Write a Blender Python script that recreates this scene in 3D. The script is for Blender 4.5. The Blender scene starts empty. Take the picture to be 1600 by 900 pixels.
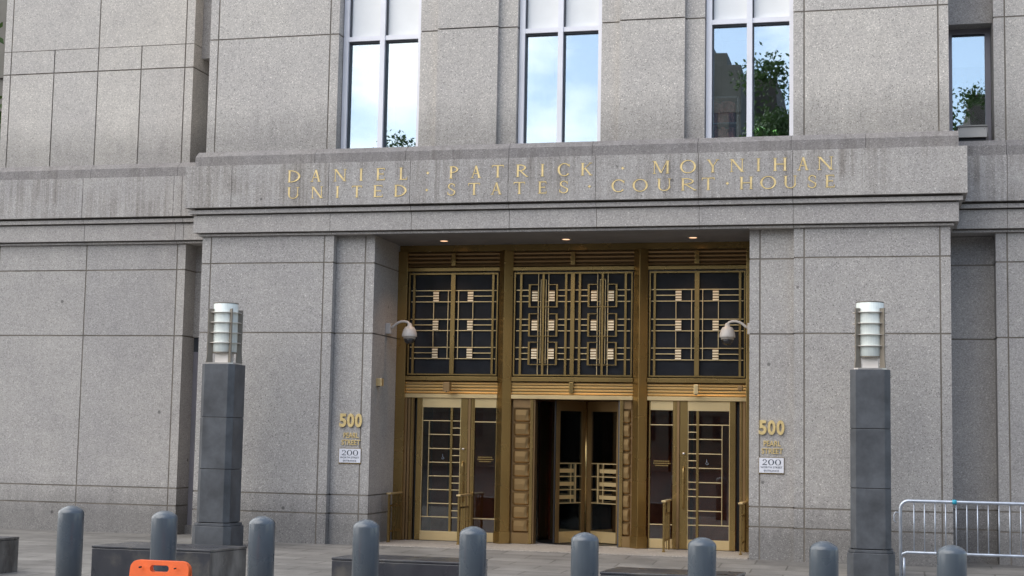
import bpy, bmesh, math, random
from mathutils import Vector, Matrix
random.seed(7)
SC = bpy.context.scene
COL = SC.collection
R = math.radians

# ------------------------------------------------------------------ camera
cam_d = bpy.data.cameras.new('camera')
cam = bpy.data.objects.new('camera', cam_d)
COL.objects.link(cam)
rx = Vector((0.97070696, 0.23956142, 0.01839348))
uy = Vector((0.00554804, -0.09888308, 0.99508359))
fw = Vector((-0.24020244, 0.96583252, 0.09731559))
m = Matrix((( rx.x, uy.x, -fw.x, 0.0), (rx.y, uy.y, -fw.y, -22.2825), (rx.z, uy.z, -fw.z, 1.7), (0, 0, 0, 1)))
cam.matrix_world = m
cam_d.sensor_width = 36.0
cam_d.lens = 2374.3 / 1600 * 36
cam_d.clip_end = 2000
cam_d.clip_start = 0.1
SC.camera = cam
SC.cycles.transparent_max_bounces = 32
SC.cycles.max_bounces = 10

# ------------------------------------------------------------------ world, sun, exposure
W = bpy.data.worlds.new('World'); SC.world = W; W.use_nodes = True
wt = W.node_tree; wt.nodes.clear()
SUN_EL, SUN_AZ = 50.0, 212.0          # azimuth clockwise from +Y (facade looks towards 180)
wo = wt.nodes.new('ShaderNodeOutputWorld'); bg = wt.nodes.new('ShaderNodeBackground')
sky = wt.nodes.new('ShaderNodeTexSky'); sky.sky_type = 'NISHITA'; sky.sun_disc = False
sky.sun_elevation = R(SUN_EL); sky.sun_rotation = R(SUN_AZ); sky.air_density = 1.0; sky.dust_density = 1.0
tc = wt.nodes.new('ShaderNodeTexCoord'); mp = wt.nodes.new('ShaderNodeMapping')
mp.inputs['Scale'].default_value = (1.0, 1.0, 2.2)
mp.inputs['Location'].default_value = (0.35, 0.1, 0.0)
nz = wt.nodes.new('ShaderNodeTexNoise'); nz.inputs['Scale'].default_value = 6.0; nz.inputs['Detail'].default_value = 7; nz.inputs['Roughness'].default_value = 0.55
cr = wt.nodes.new('ShaderNodeValToRGB'); cr.color_ramp.elements[0].position = 0.56; cr.color_ramp.elements[1].position = 0.74
cr.color_ramp.elements[0].color = (0.10, 0.10, 0.10, 1)
mx = wt.nodes.new('ShaderNodeMix'); mx.data_type = 'RGBA'
mx.inputs[7].default_value = (11.4, 11.2, 11.0, 1)
wt.links.new(tc.outputs['Generated'], mp.inputs['Vector']); wt.links.new(mp.outputs[0], nz.inputs['Vector'])
spx = wt.nodes.new('ShaderNodeSeparateXYZ'); wt.links.new(tc.outputs['Generated'], spx.inputs[0])
ma = wt.nodes.new('ShaderNodeMath'); ma.operation = 'MULTIPLY_ADD'; ma.inputs[1].default_value = -0.50; wt.links.new(spx.outputs['X'], ma.inputs[0]); wt.links.new(nz.outputs['Fac'], ma.inputs[2])
wt.links.new(ma.outputs[0], cr.inputs[0]); wt.links.new(cr.outputs[0], mx.inputs[0])
wt.links.new(sky.outputs[0], mx.inputs[6]); wt.links.new(mx.outputs[2], bg.inputs['Color'])
bg.inputs['Strength'].default_value = 0.13
wt.links.new(bg.outputs[0], wo.inputs[0])

sd = bpy.data.lights.new('sun', 'SUN'); so = bpy.data.objects.new('sun', sd); COL.objects.link(so)
sd.energy = 0.9; sd.angle = R(70); sd.color = (1.0, 0.96, 0.90)
el, az = R(SUN_EL), R(SUN_AZ)
sdir = Vector((math.cos(el) * math.sin(az), math.cos(el) * math.cos(az), math.sin(el)))
so.rotation_euler = sdir.to_track_quat('Z', 'Y').to_euler()
so.location = (0, -20, 30)
vs = SC.view_settings
vs.view_transform = 'Standard'; vs.look = 'None'; vs.gamma = 1.0; vs.use_curve_mapping = False
vs.exposure = 0.76

# ------------------------------------------------------------------ materials
class N:
    def __init__(s, name):
        s.m = bpy.data.materials.new(name); s.m.use_nodes = True
        s.t = s.m.node_tree; s.b = s.t.nodes['Principled BSDF']; s.out = s.t.nodes['Material Output']
    def n(s, typ, **kw):
        x = s.t.nodes.new('ShaderNode' + typ)
        for k, v in kw.items():
            if k in x.inputs: x.inputs[k].default_value = v
            else: setattr(x, k, v)
        return x
    def l(s, a, b): s.t.links.new(a, b)
    def set(s, **kw):
        for k, v in kw.items(): s.b.inputs[k.replace('_', ' ')].default_value = v
        return s
    def pos(s, scale=(1, 1, 1)):
        g = s.n('NewGeometry'); mpn = s.n('Mapping'); mpn.inputs['Scale'].default_value = scale
        s.l(g.outputs['Position'], mpn.inputs['Vector']); return mpn.outputs[0]
    def obj(s, scale=(1, 1, 1)):
        g = s.n('TexCoord'); mpn = s.n('Mapping'); mpn.inputs['Scale'].default_value = scale
        s.l(g.outputs['Object'], mpn.inputs['Vector']); return mpn.outputs[0]
    def noise(s, vec, scale, detail=3, rough=0.5):
        x = s.n('TexNoise', Scale=scale, Detail=detail, Roughness=rough); s.l(vec, x.inputs['Vector']); return x.outputs['Fac']
    def ramp(s, fac, stops):
        x = s.n('ValToRGB'); e = x.color_ramp.elements
        while len(e) < len(stops): e.new(0.5)
        for i, (p, c) in enumerate(stops):
            e[i].position = p; e[i].color = (c, c, c, 1) if not hasattr(c, '__len__') else (*c, 1)
        s.l(fac, x.inputs[0]); return x.outputs[0]
    def mix(s, a, b, fac=1.0, mode='MULTIPLY'):
        x = s.n('Mix', data_type='RGBA', blend_type=mode)
        for v, i in ((fac, 0), (a, 6), (b, 7)):
            if hasattr(v, 'is_linked') or hasattr(v, 'links'): s.l(v, x.inputs[i])
            else: x.inputs[i].default_value = v if i == 0 else (*v, 1)
        return x.outputs[2]
    def bump(s, h, strength, dist=0.01):
        x = s.n('Bump', Strength=strength, Distance=dist); s.l(h, x.inputs['Height']); s.l(x.outputs[0], s.b.inputs['Normal'])
    def color(s, c): s.l(c, s.b.inputs['Base Color'])

def granite(name, base, dark=0.55, light=1.55, streak=0.0, grime=None, scale=1.0):
    a = N(name); p = a.pos()
    v = a.n('TexVoronoi', Scale=78.0 * scale); a.l(p, v.inputs['Vector'])
    sep = a.n('SeparateColor'); a.l(v.outputs['Color'], sep.inputs[0])
    sp = a.ramp(sep.outputs[0], [(0.0, dark + .15), (0.10, 0.80), (0.28, 0.94), (0.70, 1.03), (0.90, 1.10), (0.97, light - .2)])
    f = a.noise(p, 190 * scale, 2, 0.7)
    sp2 = a.ramp(f, [(0.3, 0.78), (0.7, 1.2)])
    c = a.mix(sp, sp2, 0.7)
    for sc_, th, val, sel in ((44.0, .30, 1.6, (.86, .90)), (31.0, .26, .45, (.88, .92))):
        v2 = a.n('TexVoronoi', Scale=sc_ * scale); a.l(p, v2.inputs['Vector']); s2 = a.n('SeparateColor'); a.l(v2.outputs['Color'], s2.inputs[0])
        pick = a.ramp(s2.outputs[1], [(sel[0], 0.0), (sel[1], 1.0)]); dd = a.ramp(v2.outputs['Distance'], [(th * .7, 1.0), (th, 0.0)])
        mm = a.n('Math', operation='MULTIPLY'); a.l(pick, mm.inputs[0]); a.l(dd, mm.inputs[1])
        c = a.mix(c, a.mix(c, (val, val, val)), mm.outputs[0], 'MIX')
    c = a.mix(base, c)
    big = a.ramp(a.noise(p, 0.9, 4, 0.6), [(0.3, (0.93, 0.925, 0.93)), (0.7, (1.06, 1.055, 1.04))])
    c = a.mix(c, big)
    c = a.mix(c, a.ramp(a.noise(p, 4.5, 5, 0.65), [(0.32, (0.945, 0.945, 0.95)), (0.68, (1.045, 1.045, 1.04))]))
    vp = a.n('TexVoronoi', Scale=1.3); a.l(p, vp.inputs['Vector']); c = a.mix(c, a.ramp(vp.outputs['Distance'], [(0.028, 0.45), (0.042, 1.0)]))
    at = a.n('Attribute', attribute_name='tone'); tr = a.ramp(at.outputs['Fac'], [(0.0, (0.955, 0.955, 0.965)), (1.0, (1.045, 1.04, 1.03))])
    c = a.mix(c, tr)
    if streak:
        sv = a.pos((6.5, 6.5, 0.22)); s1 = a.ramp(a.noise(sv, 1.7, 9, 0.72), [(0.36, (0.56, 0.53, 0.50)), (0.60, (1.07, 1.07, 1.07))])
        gate = a.ramp(a.noise(a.pos((0.9, 0.9, 1.2)), 1.1, 4), [(0.38, 0.12), (0.60, 1.0)])
        c2 = a.mix(c, s1)
        g2 = a.n('Math', operation='MULTIPLY'); a.l(gate, g2.inputs[0]); g2.inputs[1].default_value = streak
        c = a.mix(c, c2, g2.outputs[0], 'MIX')
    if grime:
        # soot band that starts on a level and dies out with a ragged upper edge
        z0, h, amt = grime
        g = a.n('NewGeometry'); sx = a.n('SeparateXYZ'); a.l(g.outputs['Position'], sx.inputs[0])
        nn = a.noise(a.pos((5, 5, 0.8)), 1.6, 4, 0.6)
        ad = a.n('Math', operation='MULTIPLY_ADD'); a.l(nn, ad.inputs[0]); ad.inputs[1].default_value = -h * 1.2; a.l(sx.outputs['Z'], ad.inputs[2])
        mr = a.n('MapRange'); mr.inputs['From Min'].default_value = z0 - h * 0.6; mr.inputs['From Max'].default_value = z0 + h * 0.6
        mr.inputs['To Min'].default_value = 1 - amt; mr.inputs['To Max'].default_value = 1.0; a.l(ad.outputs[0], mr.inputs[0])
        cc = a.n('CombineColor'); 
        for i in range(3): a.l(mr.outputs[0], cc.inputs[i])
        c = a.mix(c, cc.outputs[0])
    a.color(c); a.set(Roughness=0.72); a.b.inputs['Specular IOR Level'].default_value = 0.35
    a.bump(f, 0.15, 0.004)
    return a.m

def plain(name, col, rough=0.5, metal=0.0, var=0.12, vscale=3.0, bump=0.0, bscale=60, spec=0.5, coat=0.0):
    a = N(name); p = a.pos()
    c = a.mix(col, a.ramp(a.noise(p, vscale, 5, 0.6), [(0.3, 1 - var), (0.7, 1 + var)]))
    a.color(c); a.set(Roughness=rough, Metallic=metal); a.b.inputs['Specular IOR Level'].default_value = spec
    a.b.inputs['Coat Weight'].default_value = coat
    r = a.ramp(a.noise(p, vscale * 1.5, 3, 0.5), [(0.3, max(0.02, rough * 0.9)), (0.7, min(1, rough * 1.1))]); a.l(r, a.b.inputs['Roughness'])
    if bump: a.bump(a.noise(p, bscale, 4, 0.6), bump, 0.005)
    return a.m

def glass(name, refl=0.55, tint=(0.8, 0.9, 0.95), wob=0.02, wscale=1.4, trans=(0.5, 0.55, 0.58)):
    a = N(name); t = a.t; t.nodes.remove(a.b)
    gl = a.n('BsdfGlossy', Roughness=0.0); gl.inputs['Color'].default_value = (*tint, 1)
    tr = a.n('BsdfTransparent'); tr.inputs['Color'].default_value = (*trans, 1)
    mxs = a.n('MixShader'); fr = a.n('Fresnel', IOR=1.5)
    ma = a.n('Math', operation='MULTIPLY_ADD'); a.l(fr.outputs[0], ma.inputs[0]); ma.inputs[1].default_value = 1 - refl; ma.inputs[2].default_value = refl
    a.l(ma.outputs[0], mxs.inputs[0]); a.l(tr.outputs[0], mxs.inputs[1]); a.l(gl.outputs[0], mxs.inputs[2]); a.l(mxs.outputs[0], a.out.inputs[0])
    if wob:
        b = a.n('Bump', Strength=wob, Distance=0.02); a.l(a.noise(a.pos((1, 1, 0.6)), wscale, 2), b.inputs['Height']); a.l(b.outputs[0], gl.inputs['Normal'])
    return a.m

M = {}
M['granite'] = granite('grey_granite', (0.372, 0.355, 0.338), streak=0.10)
M['granite_up_lit'] = granite('lit_upper_granite', (0.507, 0.481, 0.446), streak=0.10, grime=(6.33, 0.5, 0.30))  # paler base: the stronger daylight on the upper walls is put into the colour
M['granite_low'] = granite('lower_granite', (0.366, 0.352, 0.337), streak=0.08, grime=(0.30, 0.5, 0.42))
M['granite_frieze'] = granite('streaked_granite', (0.376, 0.361, 0.346), streak=0.85)
M['ledge'] = granite('ledge_granite', (0.245, 0.232, 0.225), streak=0.6)
M['mortar'] = plain('joint_mortar', (0.175, 0.155, 0.130), 0.9, var=0.3)
def stained():
    a = N('dark_polished_granite'); p = a.pos()
    c = a.ramp(a.noise(p, 1.9, 6, 0.62), [(0.30, (0.022, 0.024, 0.032)), (0.52, (0.038, 0.040, 0.048)), (0.62, (0.085, 0.080, 0.074)), (0.75, (0.13, 0.12, 0.11))])
    g = a.n('NewGeometry'); sx = a.n('SeparateXYZ'); a.l(g.outputs['Normal'], sx.inputs[0])
    side = a.ramp(sx.outputs['X'], [(0.3, 0.0), (0.8, 1.0)])     # sawn end faces are unpolished, paler stone
    c2 = a.ramp(a.noise(a.pos((3, 3, 1)), 1.5, 6, 0.65), [(0.35, (0.06, 0.055, 0.05)), (0.62, (0.21, 0.195, 0.175))])
    a.color(a.mix(c, c2, side, 'MIX')); a.l(a.ramp(a.noise(p, 3, 4), [(0.3, 0.22), (0.7, 0.42)]), a.b.inputs['Roughness']); return a.m
M['black_granite'] = stained()
M['pillar_stone'] = plain('honed_dark_granite', (0.070, 0.076, 0.085), 0.42, var=0.38, vscale=3.2, spec=0.5, bump=0.04, bscale=45)
M['bronze'] = plain('brushed_bronze', (0.40, 0.275, 0.108), 0.27, 0.90, var=0.08, vscale=1.2)
M['bronze_dark'] = plain('darkened_bronze', (0.27, 0.172, 0.080), 0.42, 0.66, var=0.08, vscale=1.2)
M['bronze_light'] = plain('polished_brass', (0.78, 0.60, 0.32), 0.34, 0.75, var=0.05, vscale=1.2)
M['gold'] = plain('gold_leaf', (0.70, 0.54, 0.25), 0.42, 0.35, var=0.15, vscale=20)
M['letter_shade'] = plain('painted_letter_shade', (0.16, 0.12, 0.06), 0.7, 0.2, var=0.2, vscale=20)
M['stripe'] = plain('pale_brass_slat', (0.95, 0.80, 0.56), 0.4, 0.5, var=0.05)
M['dark_glass'] = plain('dark_transom_glass', (0.022, 0.024, 0.029), 0.08, var=0.2, spec=0.5)
M['door_glass'] = glass('door_glass', 0.05, wob=0.01, trans=(0.78, 0.68, 0.60))
M['win_glass'] = glass('coated_window_glass', 0.42, wob=0.022, trans=(0.9, 0.93, 0.95))
M['frit'] = plain('white_backed_glass', (0.80, 0.81, 0.80), 0.12, var=0.03, spec=0.5)
M['alu'] = plain('window_aluminium', (0.74, 0.74, 0.78), 0.40, 0.15, var=0.05)
M['alu_dark'] = plain('dark_gasket', (0.05, 0.055, 0.065), 0.5, var=0.1)
M['alu_grey'] = plain('grey_window_frame', (0.27, 0.26, 0.29), 0.45, 0.2, var=0.06)
M['blind'] = plain('white_blind', (0.80, 0.80, 0.77), 0.8, var=0.03)
M['room'] = plain('room_wall', (0.62, 0.60, 0.56), 0.9, var=0.1)
M['wood'] = plain('lobby_wood', (0.42, 0.16, 0.08), 0.5, var=0.35, vscale=1.5)
M['lobby'] = plain('lobby_dark', (0.13, 0.105, 0.085), 0.7, var=0.3)
M['black'] = plain('black_rubber', (0.012, 0.012, 0.014), 0.5, var=0.1)
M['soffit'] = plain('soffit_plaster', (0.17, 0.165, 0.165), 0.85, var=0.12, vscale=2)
def bollard_paint():
    a = N('blue_grey_steel_paint'); p = a.pos(); o = a.obj()
    c = a.mix((0.080, 0.099, 0.119), a.ramp(a.noise(p, 2.5, 4), [(0.3, 0.93), (0.7, 1.08)]))
    chips = a.ramp(a.noise(p, 38, 3, 0.7), [(0.76, 0.0), (0.79, 1.0)]); c = a.mix(c, (0.16, 0.15, 0.14), chips, 'MIX')
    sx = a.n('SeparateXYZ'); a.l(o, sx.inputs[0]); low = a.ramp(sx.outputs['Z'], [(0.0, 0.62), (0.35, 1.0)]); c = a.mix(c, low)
    sc = a.ramp(a.noise(a.pos((22, 22, 2)), 1.5, 4, 0.6), [(0.40, 0.965), (0.60, 1.03)]); c = a.mix(c, sc)
    a.color(c); a.b.inputs['Coat Weight'].default_value = 0.35; a.b.inputs['Coat Roughness'].default_value = 0.12
    a.l(a.ramp(a.noise(p, 6, 3), [(0.3, 0.24), (0.7, 0.36)]), a.b.inputs['Roughness']); return a.m
M['bollard'] = bollard_paint()
M['galv'] = plain('galvanised_steel', (0.42, 0.46, 0.52), 0.38, 0.7, var=0.2, vscale=8)
M['orange'] = plain('orange_plastic', (0.86, 0.13, 0.018), 0.45, var=0.14, vscale=5, bump=0.02)
M['blue_tape'] = plain('blue_tape', (0.02, 0.30, 0.42), 0.5, var=0.1)
M['enamel'] = plain('white_enamel', (0.48, 0.45, 0.42), 0.4, var=0.05)
M['smoked'] = plain('smoked_dome', (0.015, 0.015, 0.018), 0.1, var=0.1, spec=0.8)
M['steel'] = plain('stainless_steel', (0.62, 0.59, 0.56), 0.3, 0.75, var=0.1)
M['fin'] = plain('weathered_bronze_fin', (0.21, 0.185, 0.15), 0.5, 0.4, var=0.15)
M['plaque'] = plain('plaque_enamel', (0.72, 0.73, 0.78), 0.3, var=0.03)
M['ink'] = plain('dark_lettering', (0.03, 0.04, 0.06), 0.6, var=0.1)
M['faint_gold'] = plain('worn_gold_paint', (0.30, 0.20, 0.06), 0.6, 0.3, var=0.3, vscale=30)
M['pot'] = plain('pot_ceramic', (0.35, 0.35, 0.33), 0.5)
M['leaf_in'] = plain('houseplant_leaf', (0.12, 0.34, 0.05), 0.5, var=0.4, vscale=9)
M['binder'] = plain('binder_cloth', (0.80, 0.36, 0.30), 0.7, var=0.5, vscale=14)
M['metalbox'] = plain('painted_metal_box', (0.30, 0.29, 0.27), 0.5, 0.2, var=0.08)
M['lobby_floor'] = plain('pale_stone_floor', (0.42, 0.38, 0.33), 0.35, var=0.1)
M['bronze_brown'] = plain('brown_bronze', (0.30, 0.195, 0.085), 0.36, 0.72, var=0.12, vscale=2.5)  # darker, browner bronze for the revolving wings and cheek tiles
M['gilt'] = plain('worn_gilding', (0.72, 0.56, 0.27), 0.5, 0.25, var=0.22, vscale=9)
M['lampbase'] = plain('bright_metal_base', (0.80, 0.75, 0.69), 0.35, 0.25, var=0.05)
M['asphalt'] = plain('asphalt', (0.055, 0.055, 0.057), 0.9, var=0.25, vscale=4, bump=0.2, bscale=120)
M['threshold'] = granite('threshold_stone', (0.36, 0.325, 0.28), streak=0.0)
M['bark'] = plain('tree_bark', (0.10, 0.075, 0.055), 0.9, var=0.3, vscale=6, bump=0.3)
M['kerb'] = granite('kerb_granite', (0.28, 0.27, 0.26))
M['litter'] = plain('litter_paper', (0.75, 0.74, 0.7), 0.8)
M['puddle'] = plain('dark_patch', (0.09, 0.085, 0.08), 0.6, var=0.2)

def paving():
    a = N('bluestone_paving'); p = a.pos()
    br = a.n('TexBrick'); br.inputs['Scale'].default_value = 1.0; br.offset = 0.5
    br.inputs['Brick Width'].default_value = 0.92; br.inputs['Row Height'].default_value = 0.46; br.inputs['Mortar Size'].default_value = 0.012
    br.inputs['Color1'].default_value = (0.192, 0.182, 0.168, 1); br.inputs['Color2'].default_value = (0.240, 0.228, 0.210, 1); br.inputs['Mortar'].default_value = (0.12, 0.112, 0.10, 1)
    a.l(p, br.inputs['Vector'])
    c = a.mix(br.outputs['Color'], a.ramp(a.noise(p, 1.1, 6, 0.65), [(0.3, 0.78), (0.7, 1.16)]))
    c = a.mix(c, a.ramp(a.noise(p, 70, 2, 0.6), [(0.3, 0.88), (0.7, 1.12)]))
    st = a.ramp(a.noise(a.pos((0.5, 2.5, 1)), 1.4, 5, 0.6), [(0.4, 0.86), (0.6, 1.05)])
    c = a.mix(c, st)
    vg = a.n('TexVoronoi', Scale=2.6); a.l(p, vg.inputs['Vector']); c = a.mix(c, a.ramp(vg.outputs['Distance'], [(0.045, 0.62), (0.07, 1.0)]))
    ss = a.ramp(a.noise(p, 0.45, 7, 0.7), [(0.40, 0.80), (0.50, 1.0), (0.62, 1.06)]); c = a.mix(c, ss)
    a.color(c); a.set(Roughness=0.62); a.b.inputs['Specular IOR Level'].default_value = 0.4
    a.bump(br.outputs['Fac'], -0.4, 0.004); return a.m
M['paving'] = paving()

def lampglass():
    a = N('ribbed_lamp_glass'); p = a.obj()
    w = a.n('TexWave', Scale=14.0); w.wave_type = 'BANDS'; w.bands_direction = 'X'; a.l(p, w.inputs['Vector'])
    c = a.mix((0.80, 0.86, 0.82), a.ramp(a.noise(a.obj((1, 1, 0.5)), 7, 4), [(0.3, 0.88), (0.7, 1.1)]))
    c = a.mix(c, a.ramp(w.outputs['Fac'], [(0, 0.95), (1, 1.03)]))
    a.color(c); a.set(Roughness=0.25); a.b.inputs['Transmission Weight'].default_value = 0.05
    a.b.inputs['Subsurface Weight'].default_value = 0.0; return a.m
M['lamp_glass'] = lampglass()

def leafmat(name, c1, c2):
    a = N(name); p = a.obj()
    c = a.ramp(a.noise(p, 1.7, 3), [(0.3, c1), (0.7, c2)])
    a.color(c); a.set(Roughness=0.55)
    t2 = a.n('BsdfTranslucent'); a.l(c, t2.inputs[0]); ms = a.n('MixShader'); ms.inputs[0].default_value = 0.3
    a.l(a.b.outputs[0], ms.inputs[1]); a.l(t2.outputs[0], ms.inputs[2]); a.l(ms.outputs[0], a.out.inputs[0]); return a.m
M['leaf'] = leafmat('leaf_green', (0.030, 0.065, 0.015), (0.085, 0.15, 0.035))

def emis(name, col, st):
    a = N(name); a.set(Emission_Color=(*col, 1)); a.b.inputs['Emission Strength'].default_value = st; a.set(Base_Color=(0.8, 0.7, 0.6, 1)); return a.m
M['downlight'] = emis('lit_downlight', (1.0, 0.58, 0.34), 0.95)

# ------------------------------------------------------------------ mesh builder
def wloc(o):
    v = Vector((0, 0, 0))
    while o is not None:
        v += o.location; o = o.parent
    return v

class MB:
    """collects shapes in world coordinates, builds one mesh object"""
    def __init__(s): s.v = []; s.f = []; s.mi = []; s.t = []; s.mats = []; s.sm = []
    def _m(s, mat):
        mt = M[mat]
        if mt not in s.mats: s.mats.append(mt)
        return s.mats.index(mt)
    def poly(s, vs, fs, mat, tone=None, smooth=False):
        b = len(s.v); s.v += [tuple(v) for v in vs]; k = s._m(mat); tn = random.random() if tone is None else tone
        for f in fs:
            s.f.append([b + i for i in f]); s.mi.append(k); s.t.append(tn); s.sm.append(smooth)
        return s
    def box(s, x0, x1, y0, y1, z0, z1, mat, tone=None):
        x0, x1 = min(x0, x1), max(x0, x1); y0, y1 = min(y0, y1), max(y0, y1); z0, z1 = min(z0, z1), max(z0, z1)
        v = [(x0, y0, z0), (x1, y0, z0), (x1, y1, z0), (x0, y1, z0), (x0, y0, z1), (x1, y0, z1), (x1, y1, z1), (x0, y1, z1)]
        return s.poly(v, [(0, 3, 2, 1), (4, 5, 6, 7), (0, 1, 5, 4), (1, 2, 6, 5), (2, 3, 7, 6), (3, 0, 4, 7)], mat, tone)
    def prism(s, pts, z0, z1, mat, tone=None):
        n = len(pts); v = [(p[0], p[1], z0) for p in pts] + [(p[0], p[1], z1) for p in pts]
        f = [tuple(range(n - 1, -1, -1)), tuple(range(n, 2 * n))] + [(i, (i + 1) % n, n + (i + 1) % n, n + i) for i in range(n)]
        return s.poly(v, f, mat, tone)
    def xprism(s, pts, x0, x1, mat, tone=None):        # profile in (y, z) pulled along x
        n = len(pts); v = [(x0, p[0], p[1]) for p in pts] + [(x1, p[0], p[1]) for p in pts]
        f = [tuple(range(n)), tuple(range(2 * n - 1, n - 1, -1))] + [((i + 1) % n, i, n + i, n + (i + 1) % n) for i in range(n)]
        return s.poly(v, f, mat, tone)
    def yprism(s, pts, y0, y1, mat, tone=None):        # outline in (x, z) pulled along y
        n = len(pts); v = [(p[0], y0, p[1]) for p in pts] + [(p[0], y1, p[1]) for p in pts]
        f = [tuple(range(n)), tuple(range(2 * n - 1, n - 1, -1))] + [((i + 1) % n, i, n + i, n + (i + 1) % n) for i in range(n)]
        return s.poly(v, f, mat, tone)
    def lathe(s, cx, cy, prof, mat, seg=32, tone=None, smooth=True, cap=True):
        v = []; f = []
        for (r, z) in prof:
            for k in range(seg):
                a = 2 * math.pi * k / seg; v.append((cx + r * math.cos(a), cy + r * math.sin(a), z))
        for i in range(len(prof) - 1):
            for k in range(seg):
                k2 = (k + 1) % seg; f.append((i * seg + k, i * seg + k2, (i + 1) * seg + k2, (i + 1) * seg + k))
        if cap:
            f.append(tuple(range(seg - 1, -1, -1))); f.append(tuple((len(prof) - 1) * seg + k for k in range(seg)))
        return s.poly(v, f, mat, tone, smooth)
    def tube(s, pts, r, mat, seg=10, tone=None, r2=None):
        pts = [Vector(p) for p in pts]; v = []; f = []; n = len(pts)
        up = None
        for i, p in enumerate(pts):
            d = (pts[min(i + 1, n - 1)] - pts[max(i - 1, 0)]).normalized()
            if up is None: up = Vector((0, 0, 1)) if abs(d.z) < 0.9 else Vector((1, 0, 0))
            a = d.cross(up).normalized(); b = a.cross(d).normalized(); up = b
            rr = r if r2 is None else r + (r2 - r) * i / max(1, n - 1)
            for k in range(seg):
                t = 2 * math.pi * k / seg; v.append(tuple(p + a * rr * math.cos(t) + b * rr * math.sin(t)))
        for i in range(n - 1):
            for k in range(seg):
                k2 = (k + 1) % seg; f.append((i * seg + k, i * seg + k2, (i + 1) * seg + k2, (i + 1) * seg + k))
        f.append(tuple(range(seg - 1, -1, -1))); f.append(tuple((n - 1) * seg + k for k in range(seg)))
        return s.poly(v, f, mat, tone, True)
    def build(s, name, parent=None, bevel=0.0, loc=None):
        off = wloc(parent) if parent is not None else Vector(loc or (0, 0, 0))
        me = bpy.data.meshes.new(name)
        me.from_pydata([tuple(Vector(v) - off) for v in s.v], [], s.f)
        for mt in s.mats: me.materials.append(mt)
        me.polygons.foreach_set('material_index', s.mi); me.polygons.foreach_set('use_smooth', s.sm)
        at = me.attributes.new('tone', 'FLOAT', 'FACE'); at.data.foreach_set('value', s.t)
        bm = bmesh.new(); bm.from_mesh(me); bmesh.ops.recalc_face_normals(bm, faces=bm.faces); bm.to_mesh(me); bm.free()
        me.update()
        o = bpy.data.objects.new(name, me); COL.objects.link(o)
        if parent is not None: o.parent = parent
        else: o.location = off
        if bevel:
            b = o.modifiers.new('bevel', 'BEVEL'); b.width = bevel; b.segments = 2; b.limit_method = 'ANGLE'; b.angle_limit = R(40)
        return o

def tag(o, label=None, cat=None, group=None, kind=None):
    if label: o['label'] = label
    if cat: o['category'] = cat
    if group: o['group'] = group
    if kind: o['kind'] = kind
    return o
def thing(name, loc, label, cat, group=None):
    o = bpy.data.objects.new(name, None); COL.objects.link(o); o.location = loc; o.empty_display_size = 0.3
    return tag(o, label, cat, group)
def copy_tree(o, parent=None):
    c = o.copy(); COL.objects.link(c); c.parent = parent
    for ch in list(o.children): copy_tree(ch, c)
    return c

# ------------------------------------------------------------------ ground
def gz(x, y):
    t = max(0.0, min(1.0, -y / 1.2)); return -0.010 * (max(-12, min(6, x)) + 9.0) * t if x > -9 else 0.0
CURB_Y = -9.95
g = MB(); g.box(-300, 300, -400, 200, -0.9, -0.30, 'asphalt', 0.5); tag(g.build('ground'), kind='structure')
g = MB(); g.box(-120, 120, -30, CURB_Y - 0.15, -0.28, -0.215, 'asphalt', 0.5); tag(g.build('road'), kind='structure')
g = MB()
xs = [-60, -20, -12, -9, -6, -3, 0, 3, 6, 60]; ys = [CURB_Y, -8, -5, -2.5, -1.2, -0.6, 0, 4, 16]
vv = [(x, y, gz(x, y)) for y in ys for x in xs]; nx = len(xs)
ff = [(j * nx + i, j * nx + i + 1, (j + 1) * nx + i + 1, (j + 1) * nx + i) for j in range(len(ys) - 1) for i in range(nx - 1)]
g.poly(vv, ff, 'paving', 0.5); tag(g.build('sidewalk'), kind='structure')
g = MB()
for i in range(-12, 12):
    x0, x1 = i * 2.4, i * 2.4 + 2.394
    g.poly([(x0, CURB_Y - 0.15, -0.3), (x1, CURB_Y - 0.15, -0.3), (x1, CURB_Y, -0.3), (x0, CURB_Y, -0.3),
            (x0, CURB_Y - 0.15, gz(x0, -9)), (x1, CURB_Y - 0.15, gz(x1, -9)), (x1, CURB_Y, gz(x1, -9)), (x0, CURB_Y, gz(x0, -9))],
           [(0, 3, 2, 1), (4, 5, 6, 7), (0, 1, 5, 4), (1, 2, 6, 5), (2, 3, 7, 6), (3, 0, 4, 7)], 'kerb')
tag(g.build('kerb'), kind='structure')
g = MB(); g.box(-7.79, -1.99, 0.06, 1.30, -0.05, 0.012, 'threshold'); tag(g.build('threshold_paving'), kind='structure')

# ------------------------------------------------------------------ courthouse
ML, MR = -10.67, 0.865          # main block sides
OL, OR = -7.80, -1.976          # entrance opening
CX = -4.883
CH = thing('courthouse', (CX, 0, 0), 'grey granite courthouse with bronze entrance, tall windows and gold inscription across its frieze', 'building')
J = 0.011                       # half joint

def panels(mb, xl, zl, y0, y1, mat, core=True):
    """ashlar: one block per cell of the grid xl x zl, joints open onto a mortar core"""
    for i in range(len(xl) - 1):
        for k in range(len(zl) - 1):
            a = xl[i] + (J if i > 0 else 0); b = xl[i + 1] - (J if i < len(xl) - 2 else 0)
            c = zl[k] + (J if k > 0 else 0); d = zl[k + 1] - (J if k < len(zl) - 2 else 0)
            mb.box(a, b, y0, y1, c, d, mat)
    if core: mb.box(xl[0] + 0.012, xl[-1] - 0.012, y0 + 0.006, y1 - 0.012, zl[0] + 0.002, zl[-1] - 0.002, 'mortar', 0.5)

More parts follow.
